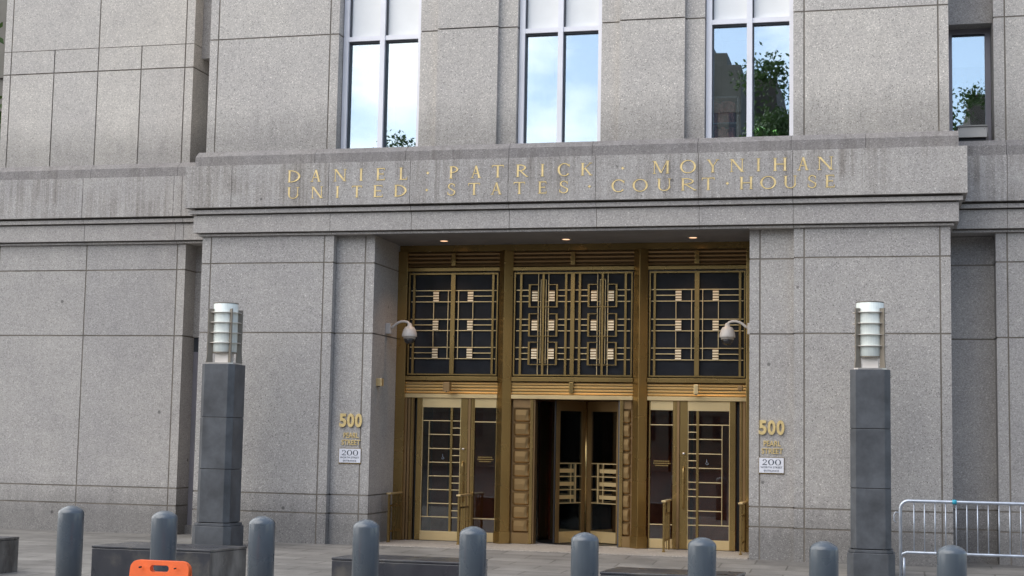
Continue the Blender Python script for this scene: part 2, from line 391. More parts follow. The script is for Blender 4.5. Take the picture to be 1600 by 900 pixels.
ZL = [-0.12, 0.468, 0.755, 3.262, 4.366, 4.795]
TOP = 13.2
ZU = [5.95, 8.021, 10.6, TOP]
# piers at both ends of the main block
for nm, xl in (('pier', [ML, -10.515, -8.59, -8.434]), ('pier', [-1.328, -1.18, 0.72, MR])):
    b = MB(); panels(b, xl, ZL, 0.0, 1.9, 'granite_low'); b.build(nm, CH)
# recessed side walls that carry the street number, running back as reveals
for xl in ([-8.43, -7.953, OL], [OR, -1.825, -1.332]):
    b = MB(); panels(b, xl, ZL, 0.135, 1.85, 'granite_low'); b.build('recessed_wall', CH)
# upper wall of the main block
b = MB(); panels(b, [ML, -10.525, -8.60, -8.45], ZU, 0.0, 1.9, 'granite_up_lit')
b.build('upper_wall', CH); b = MB(); panels(b, [-1.335, -1.18, 0.72, MR], ZU, 0.0, 1.9, 'granite_up_lit'); b.build('upper_wall', CH)
for xa, xb, xc, xd in ((-7.12, -6.815, -5.84, -5.55), (-4.225, -3.935, -2.94, -2.65)):
    b = MB(); panels(b, [xa, xb - 0.001], ZU, 0.09, 0.9, 'granite_up_lit', False); panels(b, [xc + 0.001, xd], ZU, 0.09, 0.9, 'granite_up_lit', False)
    panels(b, [xb, xc], ZU, 0.0, 0.9, 'granite_up_lit', False)
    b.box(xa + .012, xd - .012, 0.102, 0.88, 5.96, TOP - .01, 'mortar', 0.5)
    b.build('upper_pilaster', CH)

# cornice, swept as stacked courses: (z0, z1, projection, material)
COURSES = [(4.80, 4.832, 0.05, 'granite'), (4.832, 4.849, 0.02, 'mortar'), (4.849, 5.122, 0.115, 'granite'), (5.122, 5.143, 0.08, 'mortar'),
           (5.143, 5.203, 0.17, 'granite'), (5.203, 5.236, 0.10, 'mortar'), (5.236, 5.905, 0.23, 'granite_frieze')]
mj = [-8.465, -7.133, -5.576, -4.232, -2.695, -1.33]
fj = [-10.10, -8.465, -7.133, -5.576, -4.232, -2.695, -1.33]
def course(mb, x0, x1, yf, yb, z0, z1, mat, joints):
    js = [j for j in joints if x0 < j < x1]; e = [x0] + js + [x1]
    for i in range(len(e) - 1):
        a = e[i] + (0.004 if i else 0); c = e[i + 1] - (0.004 if i < len(e) - 2 else 0)
        mb.box(a, c, yf, yb, z0, z1, mat)
    if js: mb.box(x0 + .01, x1 - .01, yf + .01, yb - .01, z0 + .001, z1 - .001, 'mortar', .5)
b = MB(); fr = MB()
for z0, z1, p, mt in COURSES:
    course(fr if mt == 'granite_frieze' else b, ML - p, MR + p, -p, 1.9, z0, z1, mt, (fj if mt == 'granite_frieze' else mj) if mt != 'mortar' else [])
b.build('cornice', CH); fr.build('frieze', CH)
# weathered sill course with its sloping top
def ledge(mb, x0, x1, yw, joints, d=0.12, back=0.25):
    js = [j for j in joints if x0 < j < x1]; e = [x0] + js + [x1]
    for i in range(len(e) - 1):
        a = e[i] + (0.003 if i else 0); c = e[i + 1] - (0.003 if i < len(e) - 2 else 0)
        mb.xprism([(yw - d, 5.905), (yw + back, 5.905), (yw + back, 6.172), (yw - 0.004, 6.168), (yw - d, 6.075)], a, c, 'ledge')
b = MB(); ledge(b, ML - 0.12, MR + 0.12, 0.0, [-8.75, -7.25, -5.60, -4.31, -2.72, -1.36, -0.3]); b.build('sill_course', CH)
# solid body of the block behind
b = MB(); b.box(ML + .02, MR - .02, 5.5, 18, -.1, TOP - .02, 'granite', .5); b.box(ML + .01, MR - .01, 1.9, 17.9, TOP, TOP + .4, 'granite', .5)
b.box(ML + .02, -8.46, 1.9, 5.5, 4.9, TOP, 'granite', .5); b.box(-1.32, MR - .02, 1.9, 5.5, -.1, TOP, 'granite', .5)
b.box(ML + .02, -8.46, 1.9, 5.5, -.1, 4.9, 'granite', .5)
b.build('rear_body', CH)

# wings
LWX = [-22.0, -19.9, -18.2, -16.5, -14.83, -13.172, -11.50, -11.35]
b = MB(); panels(b, LWX, ZL, 0.8, 2.6, 'granite_low'); b.build('wing_wall', CH)
b = MB(); panels(b, [1.53, 1.69, 3.36, 5.03, 8.0], ZL, 0.8, 2.6, 'granite_low'); b.build('wing_wall', CH)
b = MB()
panels(b, [-14.94, -14.80, -13.12, -11.50, -11.345], [8.21, 10.8, TOP], 0.8, 2.6, 'granite_up_lit')
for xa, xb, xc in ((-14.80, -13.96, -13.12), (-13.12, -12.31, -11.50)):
    panels(b, [xa + J, xb, xc - J], [5.95, 7.80, 8.21 - J], 0.8, 2.6, 'granite_up_lit', False)
panels(b, [-14.94, -14.80 - J], [5.95, 7.80, 8.21 - J], 0.8, 2.6, 'granite_up_lit', False)
panels(b, [-11.50 + J, -11.345], [5.95, 7.80, 8.21 - J], 0.8, 2.6, 'granite_up_lit', False)
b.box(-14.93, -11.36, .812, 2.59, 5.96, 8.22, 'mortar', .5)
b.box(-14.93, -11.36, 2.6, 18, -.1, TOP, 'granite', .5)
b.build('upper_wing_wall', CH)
b = MB(); panels(b, [1.535, 1.695, 3.36, 5.03, 8.0], ZU, 0.8, 2.6, 'granite_up_lit'); b.box(1.55, 8.0, 2.6, 18, -.1, TOP, 'granite', .5); b.build('upper_wing_wall', CH)
for sd_ in (-1, 1):
    b = MB(); fr = MB(); lg = MB()
    for z0, z1, p, mt in COURSES:
        t = fr if mt == 'granite_frieze' else b
        jj = LWX + [1.69, 3.36, 5.03]
        if mt == 'mortar': jj = []
        if sd_ < 0: course(t, -22, ML - p, 0.8 - p, 1.9, z0, z1, mt, jj)
        else: course(t, MR + p, 8.0, 0.8 - p, 1.9, z0, z1, mt, jj)
    b.build('wing_cornice', CH); fr.build('wing_frieze', CH)
    if sd_ < 0: ledge(lg, -22, ML - 0.122, 0.8, [-19.9, -18.2, -16.5, -14.83, -13.1, -11.5], back=1.2)
    else: ledge(lg, MR + 0.122, 8.0, 0.8, [1.69, 3.36], back=1.2)
    lg.build('wing_sill_course', CH)
# slots between block and wings
b = MB(); panels(b, [MR - .0, 1.53], [-.12, .468, .755, 3.262, 4.366, 4.795], 1.2, 2.5, 'granite_low'); b.build('slot_wall', CH)
b = MB(); panels(b, [-11.35, ML], [3.262, 4.366, 4.795], 1.2, 2.5, 'granite_low'); b.box(-11.35, ML, 2.2, 2.5, -.1, 3.261, 'granite', .3); b.build('slot_wall', CH)
b = MB(); b.box(MR, 1.535, 1.1, 2.5, 8.02, TOP, 'granite', .2); b.build('slot_lintel', CH)
b = MB(); b.box(-11.345, ML, 1.1, 2.5, 8.02, TOP, 'granite', .3); b.build('slot_lintel', CH)
d = MB(); d.box(-11.35, ML, 1.24, 1.5, 3.02, 3.262, 'alu_dark'); d.box(-11.35, -11.27, 1.24, 2.2, 0.14, 3.02, 'alu_grey'); d.box(-10.76, ML, 1.24, 2.2, .14, 3.02, 'alu_grey')
d.box(-11.35, ML, 1.15, 2.2, -.05, 0.14, 'granite_low')
dd = d.build('service_door', CH); e = MB(); e.box(-11.27, -10.76, 1.36, 1.42, .14, 3.02, 'alu_grey'); e.build('door_leaf', dd)

# ------------------------------------------------------------------ windows
def room(x0, x1, y0, z0, z1, depth=2.6):
    b = MB()
    b.box(x0 - .05, x1 + .05, y0 + depth, y0 + depth + .05, z0, z1, 'room'); b.box(x0 - .1, x0 - .05, y0 + .05, y0 + depth, z0, z1, 'room'); b.box(x1 + .05, x1 + .1, y0 + .05, y0 + depth, z0, z1, 'room')
    b.box(x0 - .1, x1 + .1, y0 + .05, y0 + depth, z0 - .05, z0 - .002, 'room'); b.box(x0 - .1, x1 + .1, y0 + .05, y0 + depth, z1, z1 + .05, 'room')
    return b
for xl, xr, x0, x1 in ((-8.45, -7.12, -8.44, -7.13), (-5.55, -4.225, -5.54, -4.235), (-2.65, -1.335, -2.64, -1.345)):
    xm = (xl + xr) / 2
    f = MB(); y0 = 0.185
    f.box(x0, x0 + .085, y0, .36, 6.18, TOP, 'alu'); f.box(x1 - .06, x1, y0, .36, 6.18, TOP, 'alu')
    f.box(xm - .040, xm + .040, y0 - .01, .36, 6.18, TOP, 'alu')
    for a, c in ((x0 + .085, xm - .04), (xm + .04, x1 - .06)):
        f.box(a, c, y0 + .01, .36, 7.942, 8.015, 'alu'); f.box(a, c, y0 + .02, .36, 6.175, 6.20, 'alu')
        f.box(a, c, y0 + .05, .33, 7.915, 7.942, 'alu_dark')
        f.box(a, a + .018, y0 + .05, .33, 6.2, 7.915, 'alu_dark'); f.box(a, a + .018, y0 + .05, .33, 8.015, TOP, 'alu_dark')
    wf = f.build('window', CH)
    gl = MB()
    for a, c in ((x0 + .10, xm - .04), (xm + .055, x1 - .06)):
        gl.box(a, c, .285, .295, 6.2, 7.915, 'win_glass'); gl.box(a, c, .285, .295, 8.015, TOP, 'frit')
    gl.build('pane', wf)
    bl = MB()
    for a, c in ((x0 + .10, xm - .04), (xm + .055, x1 - .06)): bl.box(a, c, .32, .33, 8.0, TOP, 'blind')
    bl.build('blind', wf)
    room(x0, x1, .32, 6.05, 8.4).build('interior', wf)
# narrow windows in the slots
for x0, x1 in ((MR + .035, 1.53), (-11.34, ML - .005)):
    f = MB(); f.box(x0, x0 + .07, 1.4, 1.5, 6.17, 8.02, 'alu_grey'); f.box(x1 - .08, x1, 1.4, 1.5, 6.17, 8.02, 'alu_grey'); f.box(x0 + .07, x1 - .08, 1.4, 1.5, 7.94, 8.02, 'alu_grey')
    f.box(x0 + .07, x1 - .08, 1.4, 1.5, 6.17, 6.21, 'alu_grey'); f.box(x0 + .07, x1 - .08, 1.43, 1.49, 7.92, 7.94, 'alu_dark')
    wf = f.build('narrow_window', CH)
    gl = MB(); gl.box(x0 + .07, x1 - .08, 1.46, 1.47, 6.21, 7.92, 'win_glass'); gl.build('pane', wf)
    bl = MB(); bl.box(x0 + .07, x1 - .08, 1.5, 1.51, 7.45, 7.93, 'blind'); bl.build('blind', wf)
    room(x0, x1, 1.5, 6.1, 8.0, 1.0).build('interior', wf)

# things that can be seen through the third window
t = thing('bookshelf', (-2.4, .6, 6.05), 'pale framed shelf of red-brown binders standing behind the window glass', 'bookshelf')
b = MB(); 
for z in (6.07, 6.44, 6.84): b.box(-2.62, -2.17, .315, .60, z, z + .022, 'blind')
b.box(-2.19, -2.165, .315, .60, 6.05, 6.86, 'blind'); b.box(-2.64, -2.62, .315, .60, 6.05, 6.86, 'blind'); b.build('frame', t)
b = MB()
for z in (6.095, 6.465):
    x = -2.61
    while x < -2.24:
        w = random.uniform(.04, .07); h = random.uniform(.27, .34); b.box(x, x + w, .33, .55, z, z + h, 'binder'); x += w + .004
b.build('binders', t)
def houseplant(x, y, z, h, lab, n=48):
    t = thing('potted_plant', (x, y, z), lab, 'plant', 'plants on the window sill')
    b = MB(); b.lathe(x, y, [(.05, z), (.075, z + .12), (.08, z + .12), (.07, z + .118)], 'pot', 16); b.build('pot', t)
    b = MB()
    for _ in range(n):
        a = random.uniform(0, 6.28); l = random.uniform(.5, 1) * h; lean = random.uniform(.3, 1.1)
        p0 = Vector((x, y, z + .12)); d = Vector((math.cos(a) * lean, math.sin(a) * lean * .5, 1)).normalized(); s = d.cross(Vector((0, 0, 1))).normalized() * .02
        p1 = p0 + d * l * .6; p2 = p1 + Vector((d.x, d.y, -.2)).normalized() * l * .5
        b.poly([p0 - s * .3, p0 + s * .3, p1 + s, p1 - s, p2], [(0, 1, 2, 3), (3, 2, 4)], 'leaf_in')
    b.build('leaves', t)
houseplant(-1.90, .385, 6.06, .42, 'arching green plant in a pale pot beside the binder shelf')
houseplant(-1.62, .385, 6.06, .30, 'small broad leafed plant behind the pane beside the wide mullion')

# ------------------------------------------------------------------ bronze entrance
YB = 1.40
b = MB()
b.box(OL, OR, YB + .0, YB + .2, 4.69, 4.80, 'bronze'); b.build('bronze_header', CH)
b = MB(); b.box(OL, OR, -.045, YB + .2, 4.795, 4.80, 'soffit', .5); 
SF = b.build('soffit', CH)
for (x0, x1) in ((OL, -7.64), (-2.13, OR)):
    b = MB(); w = x1 - x0; sgn = 1 if x0 < CX else -1
    b.box(x0, x1, 1.33, YB + .2, .012, 4.69, 'bronze')
    xe = x1 if sgn > 0 else x0
    b.build('bronze_jamb', CH, bevel=.004)
COLX = (-5.98, -3.786)
for cx in COLX:
    b = MB()
    b.prism([(cx - .115, YB), (cx - .115, YB - .025), (cx, YB - .15), (cx + .115, YB - .025), (cx + .115, YB), (cx + .115, YB + .15), (cx - .115, YB + .15)], .012, 4.69, 'bronze')
    b.prism([(cx - .135, YB), (cx - .135, YB - .045), (cx, YB - .185), (cx + .135, YB - .045), (cx + .135, YB)], .012, .20, 'bronze')
    b.build('bronze_mullion', CH, bevel=.003)
BAYS = ((-7.64, -6.095), (-5.865, -3.90), (-3.67, -2.13))
for i, (x0, x1) in enumerate(BAYS):
    xc = (x0 + x1) / 2
    for (za, zb, n) in ((4.43, 4.69, 4), (2.375, 2.575, 4)):
        b = MB(); st = (zb - za) / n
        for k in range(n):
            z = za + k * st
            b.xprism([(YB + .06, z), (YB + .005, z + st * .08), (YB - .012, z + st * .45), (YB + .005, z + st * .78), (YB + .06, z + st * .92)], x0, x1, 'bronze_dark' if za > 4 else 'bronze_light')  # warm light on the lower ribs is put into their paler brass colour
        b.box(x0, x1, YB + .05, YB + .14, za - .01, zb, 'bronze_dark'); b.build('louvre', CH)
    for za, zb, pj, mt in ((4.365, 4.42, .03, 'bronze'), (2.585, 2.65, .045, 'bronze'), (2.305, 2.365, .035, 'bronze_light')):
        b = MB(); b.box(x0, x1, YB - pj, YB + .1, za, zb, mt); b.build('cross_band', CH, bevel=.002)
    b = MB(); b.box(xc - .035, xc + .035, YB - .05, YB + .04, 4.45, 4.66, 'bronze'); b.build('louvre_clip', CH, bevel=.004)
    if i == 1:
        b = MB(); b.box(xc - .035, xc + .035, YB - .05, YB + .04, 2.40, 2.575, 'bronze'); b.build('louvre_clip', CH, bevel=.004)
    # transom grille
    grl = MB(); G = lambda xa, xb, za, zb, dy=0.0, mt='bronze', d=.03: grl.box(xa, xb, YB - .005 - dy, YB - .005 - dy + d, za, zb, mt)
    zt, zb = 4.335, 2.672
    G(x0 + .02, x1 - .02, zt - .026, zt, .02); G(x0 + .02, x1 - .02, zb, zb + .022, .02)
    G(x0 + .02, x0 + .04, zb + .022, zt - .026, .018); G(x1 - .04, x1 - .02, zb + .022, zt - .026, .018)
    T = .006; rows = (4.049, 3.58, 3.125)
    if i != 1:
        G(xc - .036, xc + .036, zb + .022, zt - .026, .03)
        for s in (-1, 1):
            f = lambda v: xc + s * v
            G(f(.65), f(.685), zb + .022, zt - .026, .012)
            for z in rows:
                for q in (z, z - .183): G(f(.038), f(.72), q - T, q + T, .0, 'bronze_light')
                G(f(.34), f(.648), z - .091 - T, z - .091 + T, .0, 'bronze_light')
                for k in range(4):
                    zz = z - .178 + k * .042; G(f(.245), f(.338), zz, zz + .024, .016, 'stripe', .02)
                G(f(.245), f(.338), z - .18, z - .008, .004, 'bronze_dark', .012)
            G(f(.087) - T * .8, f(.087) + T * .8, rows[2] - .183, rows[0], .004, 'bronze_light')
            for q0, q1 in ((rows[1], rows[0] - .183), (rows[2], rows[1] - .183)): G(f(.332) - T * .8, f(.332) + T * .8, q0, q1, .004, 'bronze_light')
    else:
        G(xc - .032, xc + .032, zb + .022, zt - .026, .03); 
        for hc in (xc - .482, xc + .482):
            G(hc - .017, hc + .017, zb + .022, zt - .026, .022)
            for s in (-1, 1):
                f = lambda v: hc + s * v
                G(f(.352), f(.388), zb + .022, zt - .026, .012)
                G(f(.084) - T * .7, f(.084) + T * .7, zb + .022, zt - .026, .008, 'bronze_light')
                G(f(.042) - T * .6, f(.042) + T * .6, rows[2] - .25, 4.216, .006, 'bronze_light')
                G(f(.019), f(.042) + T * .6, 4.210, 4.222, .0065)
                for z in rows:
                    G(f(.21), f(.24), z - .278, z + .092, .026)
                    G(f(.084), f(.21), z + .080, z + .092, .025); G(f(.019), f(.21), z - .278, z - .266, .025)
                    for q in (z, z - .185): G(f(.24), f(.48 - .035), q - T, q + T, .0, 'bronze_light')
                    G(f(.24), f(.352), z - .093 - T, z - .093 + T, .0, 'bronze_light'); G(f(.042), f(.10), z - .185 - T, z - .185 + T, .0)
                    for k in range(4):
                        zz = z - .178 + k * .042; G(f(.094), f(.185), zz, zz + .024, .018, 'stripe', .02)
                    G(f(.094), f(.185), z - .18, z - .008, .005, 'bronze_dark', .012)
    gr = grl.build('transom_grille', CH)
    pn = MB(); pn.box(x0 + .02, x1 - .02, YB + .035, YB + .045, zb, zt, 'dark_glass'); pn.build('pane', gr)

# lobby seen through the doors
b = MB()
b.box(OL, OR, 3.5, 3.6, 0, 2.6, 'wood', .5); b.box(OL - .1, OL, YB + .2, 4.7, 0, 2.6, 'lobby', .5); b.box(OR, OR + .1, YB + .2, 4.7, 0, 2.6, 'lobby', .5)
b.box(OL, OR, YB + .2, 4.6, 2.6, 2.7, 'lobby', .5); b.box(OL, OR, YB, 3.5, -.05, .0105, 'lobby_floor', .5)
for k in range(6): b.box(OL + .3 + k * .85, OL + .34 + k * .85, 3.45, 3.5, .02, 2.6, 'lobby', .5)
b.build('lobby', CH)

def side_door(mirror):
    AX = -4.868
    X = (lambda v: 2 * AX - v) if mirror else (lambda v: v)
    fl = MB()     # fluted jamb and posts
    def fb(mb, xa, xb, ya, yb, za, zb, mt): mb.box(X(xa), X(xb), ya, yb, za, zb, mt)
    for k in range(3): fb(fl, -7.64 + k * .047, -7.604 + k * .047, YB - .02 + k * .015, YB + .2, .013, 2.305, 'bronze_dark' if k != 2 else 'bronze')
    fb(fl, -7.64, -7.50, YB + .035, YB + .19, .013, 2.305, 'bronze_dark')
    fb(fl, -7.495, -7.445, YB + .1, YB + .19, .013, 2.305, 'black')
    fb(fl, -6.575, -6.535, YB - .01, YB + .12, .013, 2.305, 'bronze_dark'); fb(fl, -6.533, -6.492, YB + .005, YB + .12, .013, 2.305, 'bronze')
    fl.build('door_jamb', CH, bevel=.003)
    d = MB(); y = YB + .0
    fb(d, -7.44, -7.352, y, y + .05, .02, 2.30, 'bronze'); fb(d, -6.70, -6.582, y, y + .05, .02, 2.30, 'bronze')
    fb(d, -7.352, -6.70, y + .002, y + .05, 2.15, 2.30, 'bronze_light'); fb(d, -7.352, -6.70, y + .002, y + .05, .02, .165, 'bronze_light')
    fb(d, -6.874, -6.836, y + .004, y + .045, .165, 2.15, 'bronze')
    fb(d, -7.352, -7.342, y + .01, y + .04, .165, 2.15, 'bronze_light'); fb(d, -6.712, -6.70, y + .01, y + .04, .165, 2.15, 'bronze_light')
    h = .0065
    for z in (1.934, .392): fb(d, -7.342, -6.874, y + .012, y + .04, z - h, z + h, 'bronze_light')
    for z in (1.712, 1.486, 1.265, 1.045, .828, .608): fb(d, -7.232, -6.874, y + .012, y + .04, z - h, z + h, 'bronze_light')
    for z in (1.934, 1.819, 1.708, 1.486, 1.378, 1.268, 1.047, .937, .827, .607, .497, .387): fb(d, -6.836, -6.712, y + .012, y + .04, z - h, z + h, 'bronze_light')
    fb(d, -7.238, -7.228, y + .008, y + .042, .39, 1.93, 'bronze_light')
    do = d.build('entrance_door', CH, bevel=.0015)
    gp = MB(); fb(gp, -7.345, -6.705, y + .042, y + .048, .165, 2.15, 'door_glass'); gp.build('pane', do)
    hx = X(-6.645); hd = MB()
    hd.tube([(hx, y - .01, 1.28), (hx, y - .055, 1.26), (hx, y - .06, 1.2), (hx, y - .06, .72), (hx, y - .055, .66), (hx, y - .01, .64)], .013, 'bronze', 8)
    hd.lathe(hx, y - .02, [(.001, 1.47), (.022, 1.475), (.022, 1.50), (.001, 1.505)], 'steel', 12); hd.build('pull_handle', do)
    # wheelchair mark on the glass
    wm = MB(); wx = X(-7.0); wy = y + .036
    pts = [(wx + .018 * math.cos(a), wy, 1.338 + .018 * math.sin(a)) for a in [R(q) for q in range(150, 400, 20)]]
    wm.tube(pts, .0028, 'galv', 6); wm.tube([(wx - .004, wy, 1.385), (wx - .003, wy, 1.352), (wx + .016, wy, 1.350), (wx + .024, wy, 1.326)], .003, 'galv', 6); wm.lathe(wx - .004, wy, [(.001, 1.389), (.006, 1.395), (.001, 1.401)], 'galv', 8)
    wm.build('wheelchair_mark', do)
    s = MB()
    fb(s, -6.49, -6.47, y + .01, y + .05, .02, 2.30, 'bronze'); fb(s, -6.115, -6.095, y + .01, y + .05, .02, 2.30, 'bronze')
    fb(s, -6.47, -6.115, y + .012, y + .05, 2.155, 2.30, 'bronze_light'); fb(s, -6.47, -6.115, y + .012, y + .05, .02, .165, 'bronze_light')
    for z in (1.925, .384): fb(s, -6.47, -6.115, y + .014, y + .04, z - h, z + h, 'bronze_light')
    so_ = s.build('sidelight', CH, bevel=.0015)
    gp = MB(); fb(gp, -6.47, -6.115, y + .042, y + .048, .165, 2.155, 'door_glass'); gp.build('pane', so_)
    tx = MB()
    for k, wd in enumerate((.24, .26, .20)):
        x = -wd / 2
        while x < wd / 2:
            w = random.uniform(.010, .028); tx.box(X(-6.29) + x, X(-6.29) + x + w, y + .038, y + .040, 1.355 - k * .034, 1.355 - k * .034 + .015, 'faint_gold'); x += w + random.uniform(.004, .01)
    tx.build('gilt_lettering', so_)
side_door(False); side_door(True)

# revolving door bay: tiled cheeks, curved drum, four wings
for (xa, xb, s) in ((-5.83, -5.56, 1), (-3.935, -4.08, -1)):
    b = MB(); x0, x1 = min(xa, xb), max(xa, xb)
    ed = [.185, .402, .616, .834, 1.061, 1.279, 1.495, 1.715, 1.934, 2.157]
    b.box(x0 - .03, x1 + .03, YB + .06, YB + .35, .012, 2.305, 'bronze_dark')
    b.box(x0 - .01, x1 + .01, YB + .0, YB + .06, .012, .18, 'bronze_brown'); b.box(x0 - .01, x1 + .01, YB + .03, YB + .06, 2.165, 2.30, 'bronze_dark')
    for k in range(9):
        za, zb = ed[k] + .006, ed[k + 1] - .006; zm = (za + zb) / 2; yl, yh = YB + .055, YB + .005; xr = x1 - (x1 - x0) * .28
        w_ = x1 - x0; yf = YB + .012
        xs_ = [x0, x0 + .035, x1 - w_ * .26, x1 - w_ * .14, x1 - w_ * .04, x1]; rows_ = []
        for zz, e_ in ((za, .034), (za + .022, .004), (zm, .0), (zb - .022, .004), (zb, .034)):
            rows_.append([(x, yf + e_ + d_, zz) for x, d_ in zip(xs_, (.030, .006, .0, .014 if abs(zz - zm) < .05 else .004, .034 if abs(zz - zm) < .05 else .018, .045))])
        vv_ = [p for r__ in rows_ for p in r__]
        b.poly(vv_, [(j * 6 + i, j * 6 + i + 1, (j + 1) * 6 + i + 1, (j + 1) * 6 + i) for j in range(4) for i in range(5)], 'bronze_brown', None, False)
    b.build('tiled_cheek', CH)
b = MB(); b.box(-5.55, -5.50, YB - .005, YB + .2, .012, 2.305, 'bronze'); b.box(-5.50, -5.475, YB + .02, YB + .2, .012, 2.305, 'bronze_dark')
b.build('door_jamb', CH, bevel=.003); b = MB(); b.box(-4.13, -4.105, YB + .02, YB + .2, .012, 2.305, 'alu_dark'); b.box(-4.105, -4.05, YB - .005, YB + .2, .012, 2.305, 'bronze')
b.build('door_jamb', CH, bevel=.003)
RC = (-4.80, YB + .84); RR = .78
b = MB()
for s in (-1, 1):
    pts = []
    for k in range(9):
        a = R(-28 + k * 66 / 8) if s > 0 else R(150 + k * 34 / 8)
        pts.append((RC[0] + RR * math.cos(a) * 1.02, RC[1] + RR * math.sin(a) * 1.02))
    for k in range(8):
        (ax, ay), (bx, by) = pts[k], pts[k + 1]; dx, dy = bx - ax, by - ay; l = math.hypot(dx, dy); nx_, ny_ = -dy / l * .015, dx / l * .015
        b.prism([(ax - nx_, ay - ny_), (bx - nx_, by - ny_), (bx + nx_, by + ny_), (ax + nx_, ay + ny_)], .014, 2.29, 'door_glass', .5)
rd = thing('revolving_door', (RC[0], RC[1], 0.0), 'four winged bronze and glass revolving door between the tiled bronze cheeks', 'door')
b.build('drum', rd)
b = MB(); b.lathe(RC[0], RC[1], [(RR + .02, 2.30), (RR + .02, 2.34)], 'bronze_dark', 40, smooth=False); b.lathe(RC[0], RC[1], [(RR, .0125), (RR, .016)], 'black', 40, smooth=False); b.build('canopy', rd)
b = MB(); b.lathe(RC[0], RC[1], [(.045, .02), (.045, 2.30)], 'bronze', 16); b.build('shaft', rd)
TH = -30.0
for q in range(4):
    a = R(TH - 90 * q); ca, sa = math.cos(a), math.sin(a)
    def wb(mb, ra, rb, za, zb, mt, th=.02):
        n_ = (-sa * th, ca * th); P = lambda r, s: (RC[0] + ca * r + n_[0] * s, RC[1] + sa * r + n_[1] * s)
        mb.prism([P(ra, -1), P(rb, -1), P(rb, 1), P(ra, 1)], za, zb, mt)
    w = MB()
    wb(w, .045, .13, .03, 2.29, 'bronze_brown'); wb(w, .66, .745, .03, 2.29, 'bronze_brown'); wb(w, .13, .66, 2.13, 2.29, 'bronze_brown', .019); wb(w, .13, .66, .03, .205, 'bronze_light', .019)
    wb(w, .745, .765, .03, 2.29, 'black', .012)
    for z in (1.288, 1.079, .868, .655): wb(w, .13, .66, z - .008, z + .008, 'bronze_light', .014)
    wb(w, .255, .285, .663, 1.28, 'bronze_light', .016); wb(w, .37, .385, .663, 1.28, 'bronze_light', .015)
    for z in (1.14, .93, .72): wb(w, .30, .66, z, z + .062, 'bronze_light', .010)
    wo_ = w.build('wing', rd)
    gp = MB(); wb(gp, .13, .66, .205, 2.13, 'door_glass', .003); gp.build('pane', wo_)

# ------------------------------------------------------------------ inscription (serif capitals built stroke by stroke)
TK, TN, SH = 0.155, 0.062, 0.04     # thick, thin, serif height relative to cap height
def arc(cx, cz, rx_, rz_, a0, a1, tk, tn, n=14):
    """ring sector, thickness modulated: thick at the sides, thin top and bottom"""
    out = []
    for k in range(n):
        q = [R(a0 + (a1 - a0) * (k + j) / n) for j in (0, 1)]
        P = []
        for a in q:
            t = tn + (tk - tn) * abs(math.cos(a)); 
            P.append(((cx + rx_ * math.cos(a), cz + rz_ * math.sin(a)), (cx + (rx_ - t) * math.cos(a), cz + (rz_ - max(tn, t * .6)) * math.sin(a))))
        out.append([P[0][0], P[1][0], P[1][1], P[0][1]])
    return out
def stroke(x0, z0, x1, z1, t): 
    h = t / 2; return [[(x0 - h, z0), (x0 + h, z0), (x1 + h, z1), (x1 - h, z1)]]
def serif(x, z, w, up): return [[(x - w, z), (x + w, z), (x + w, z + SH * up), (x - w, z + SH * up)]]
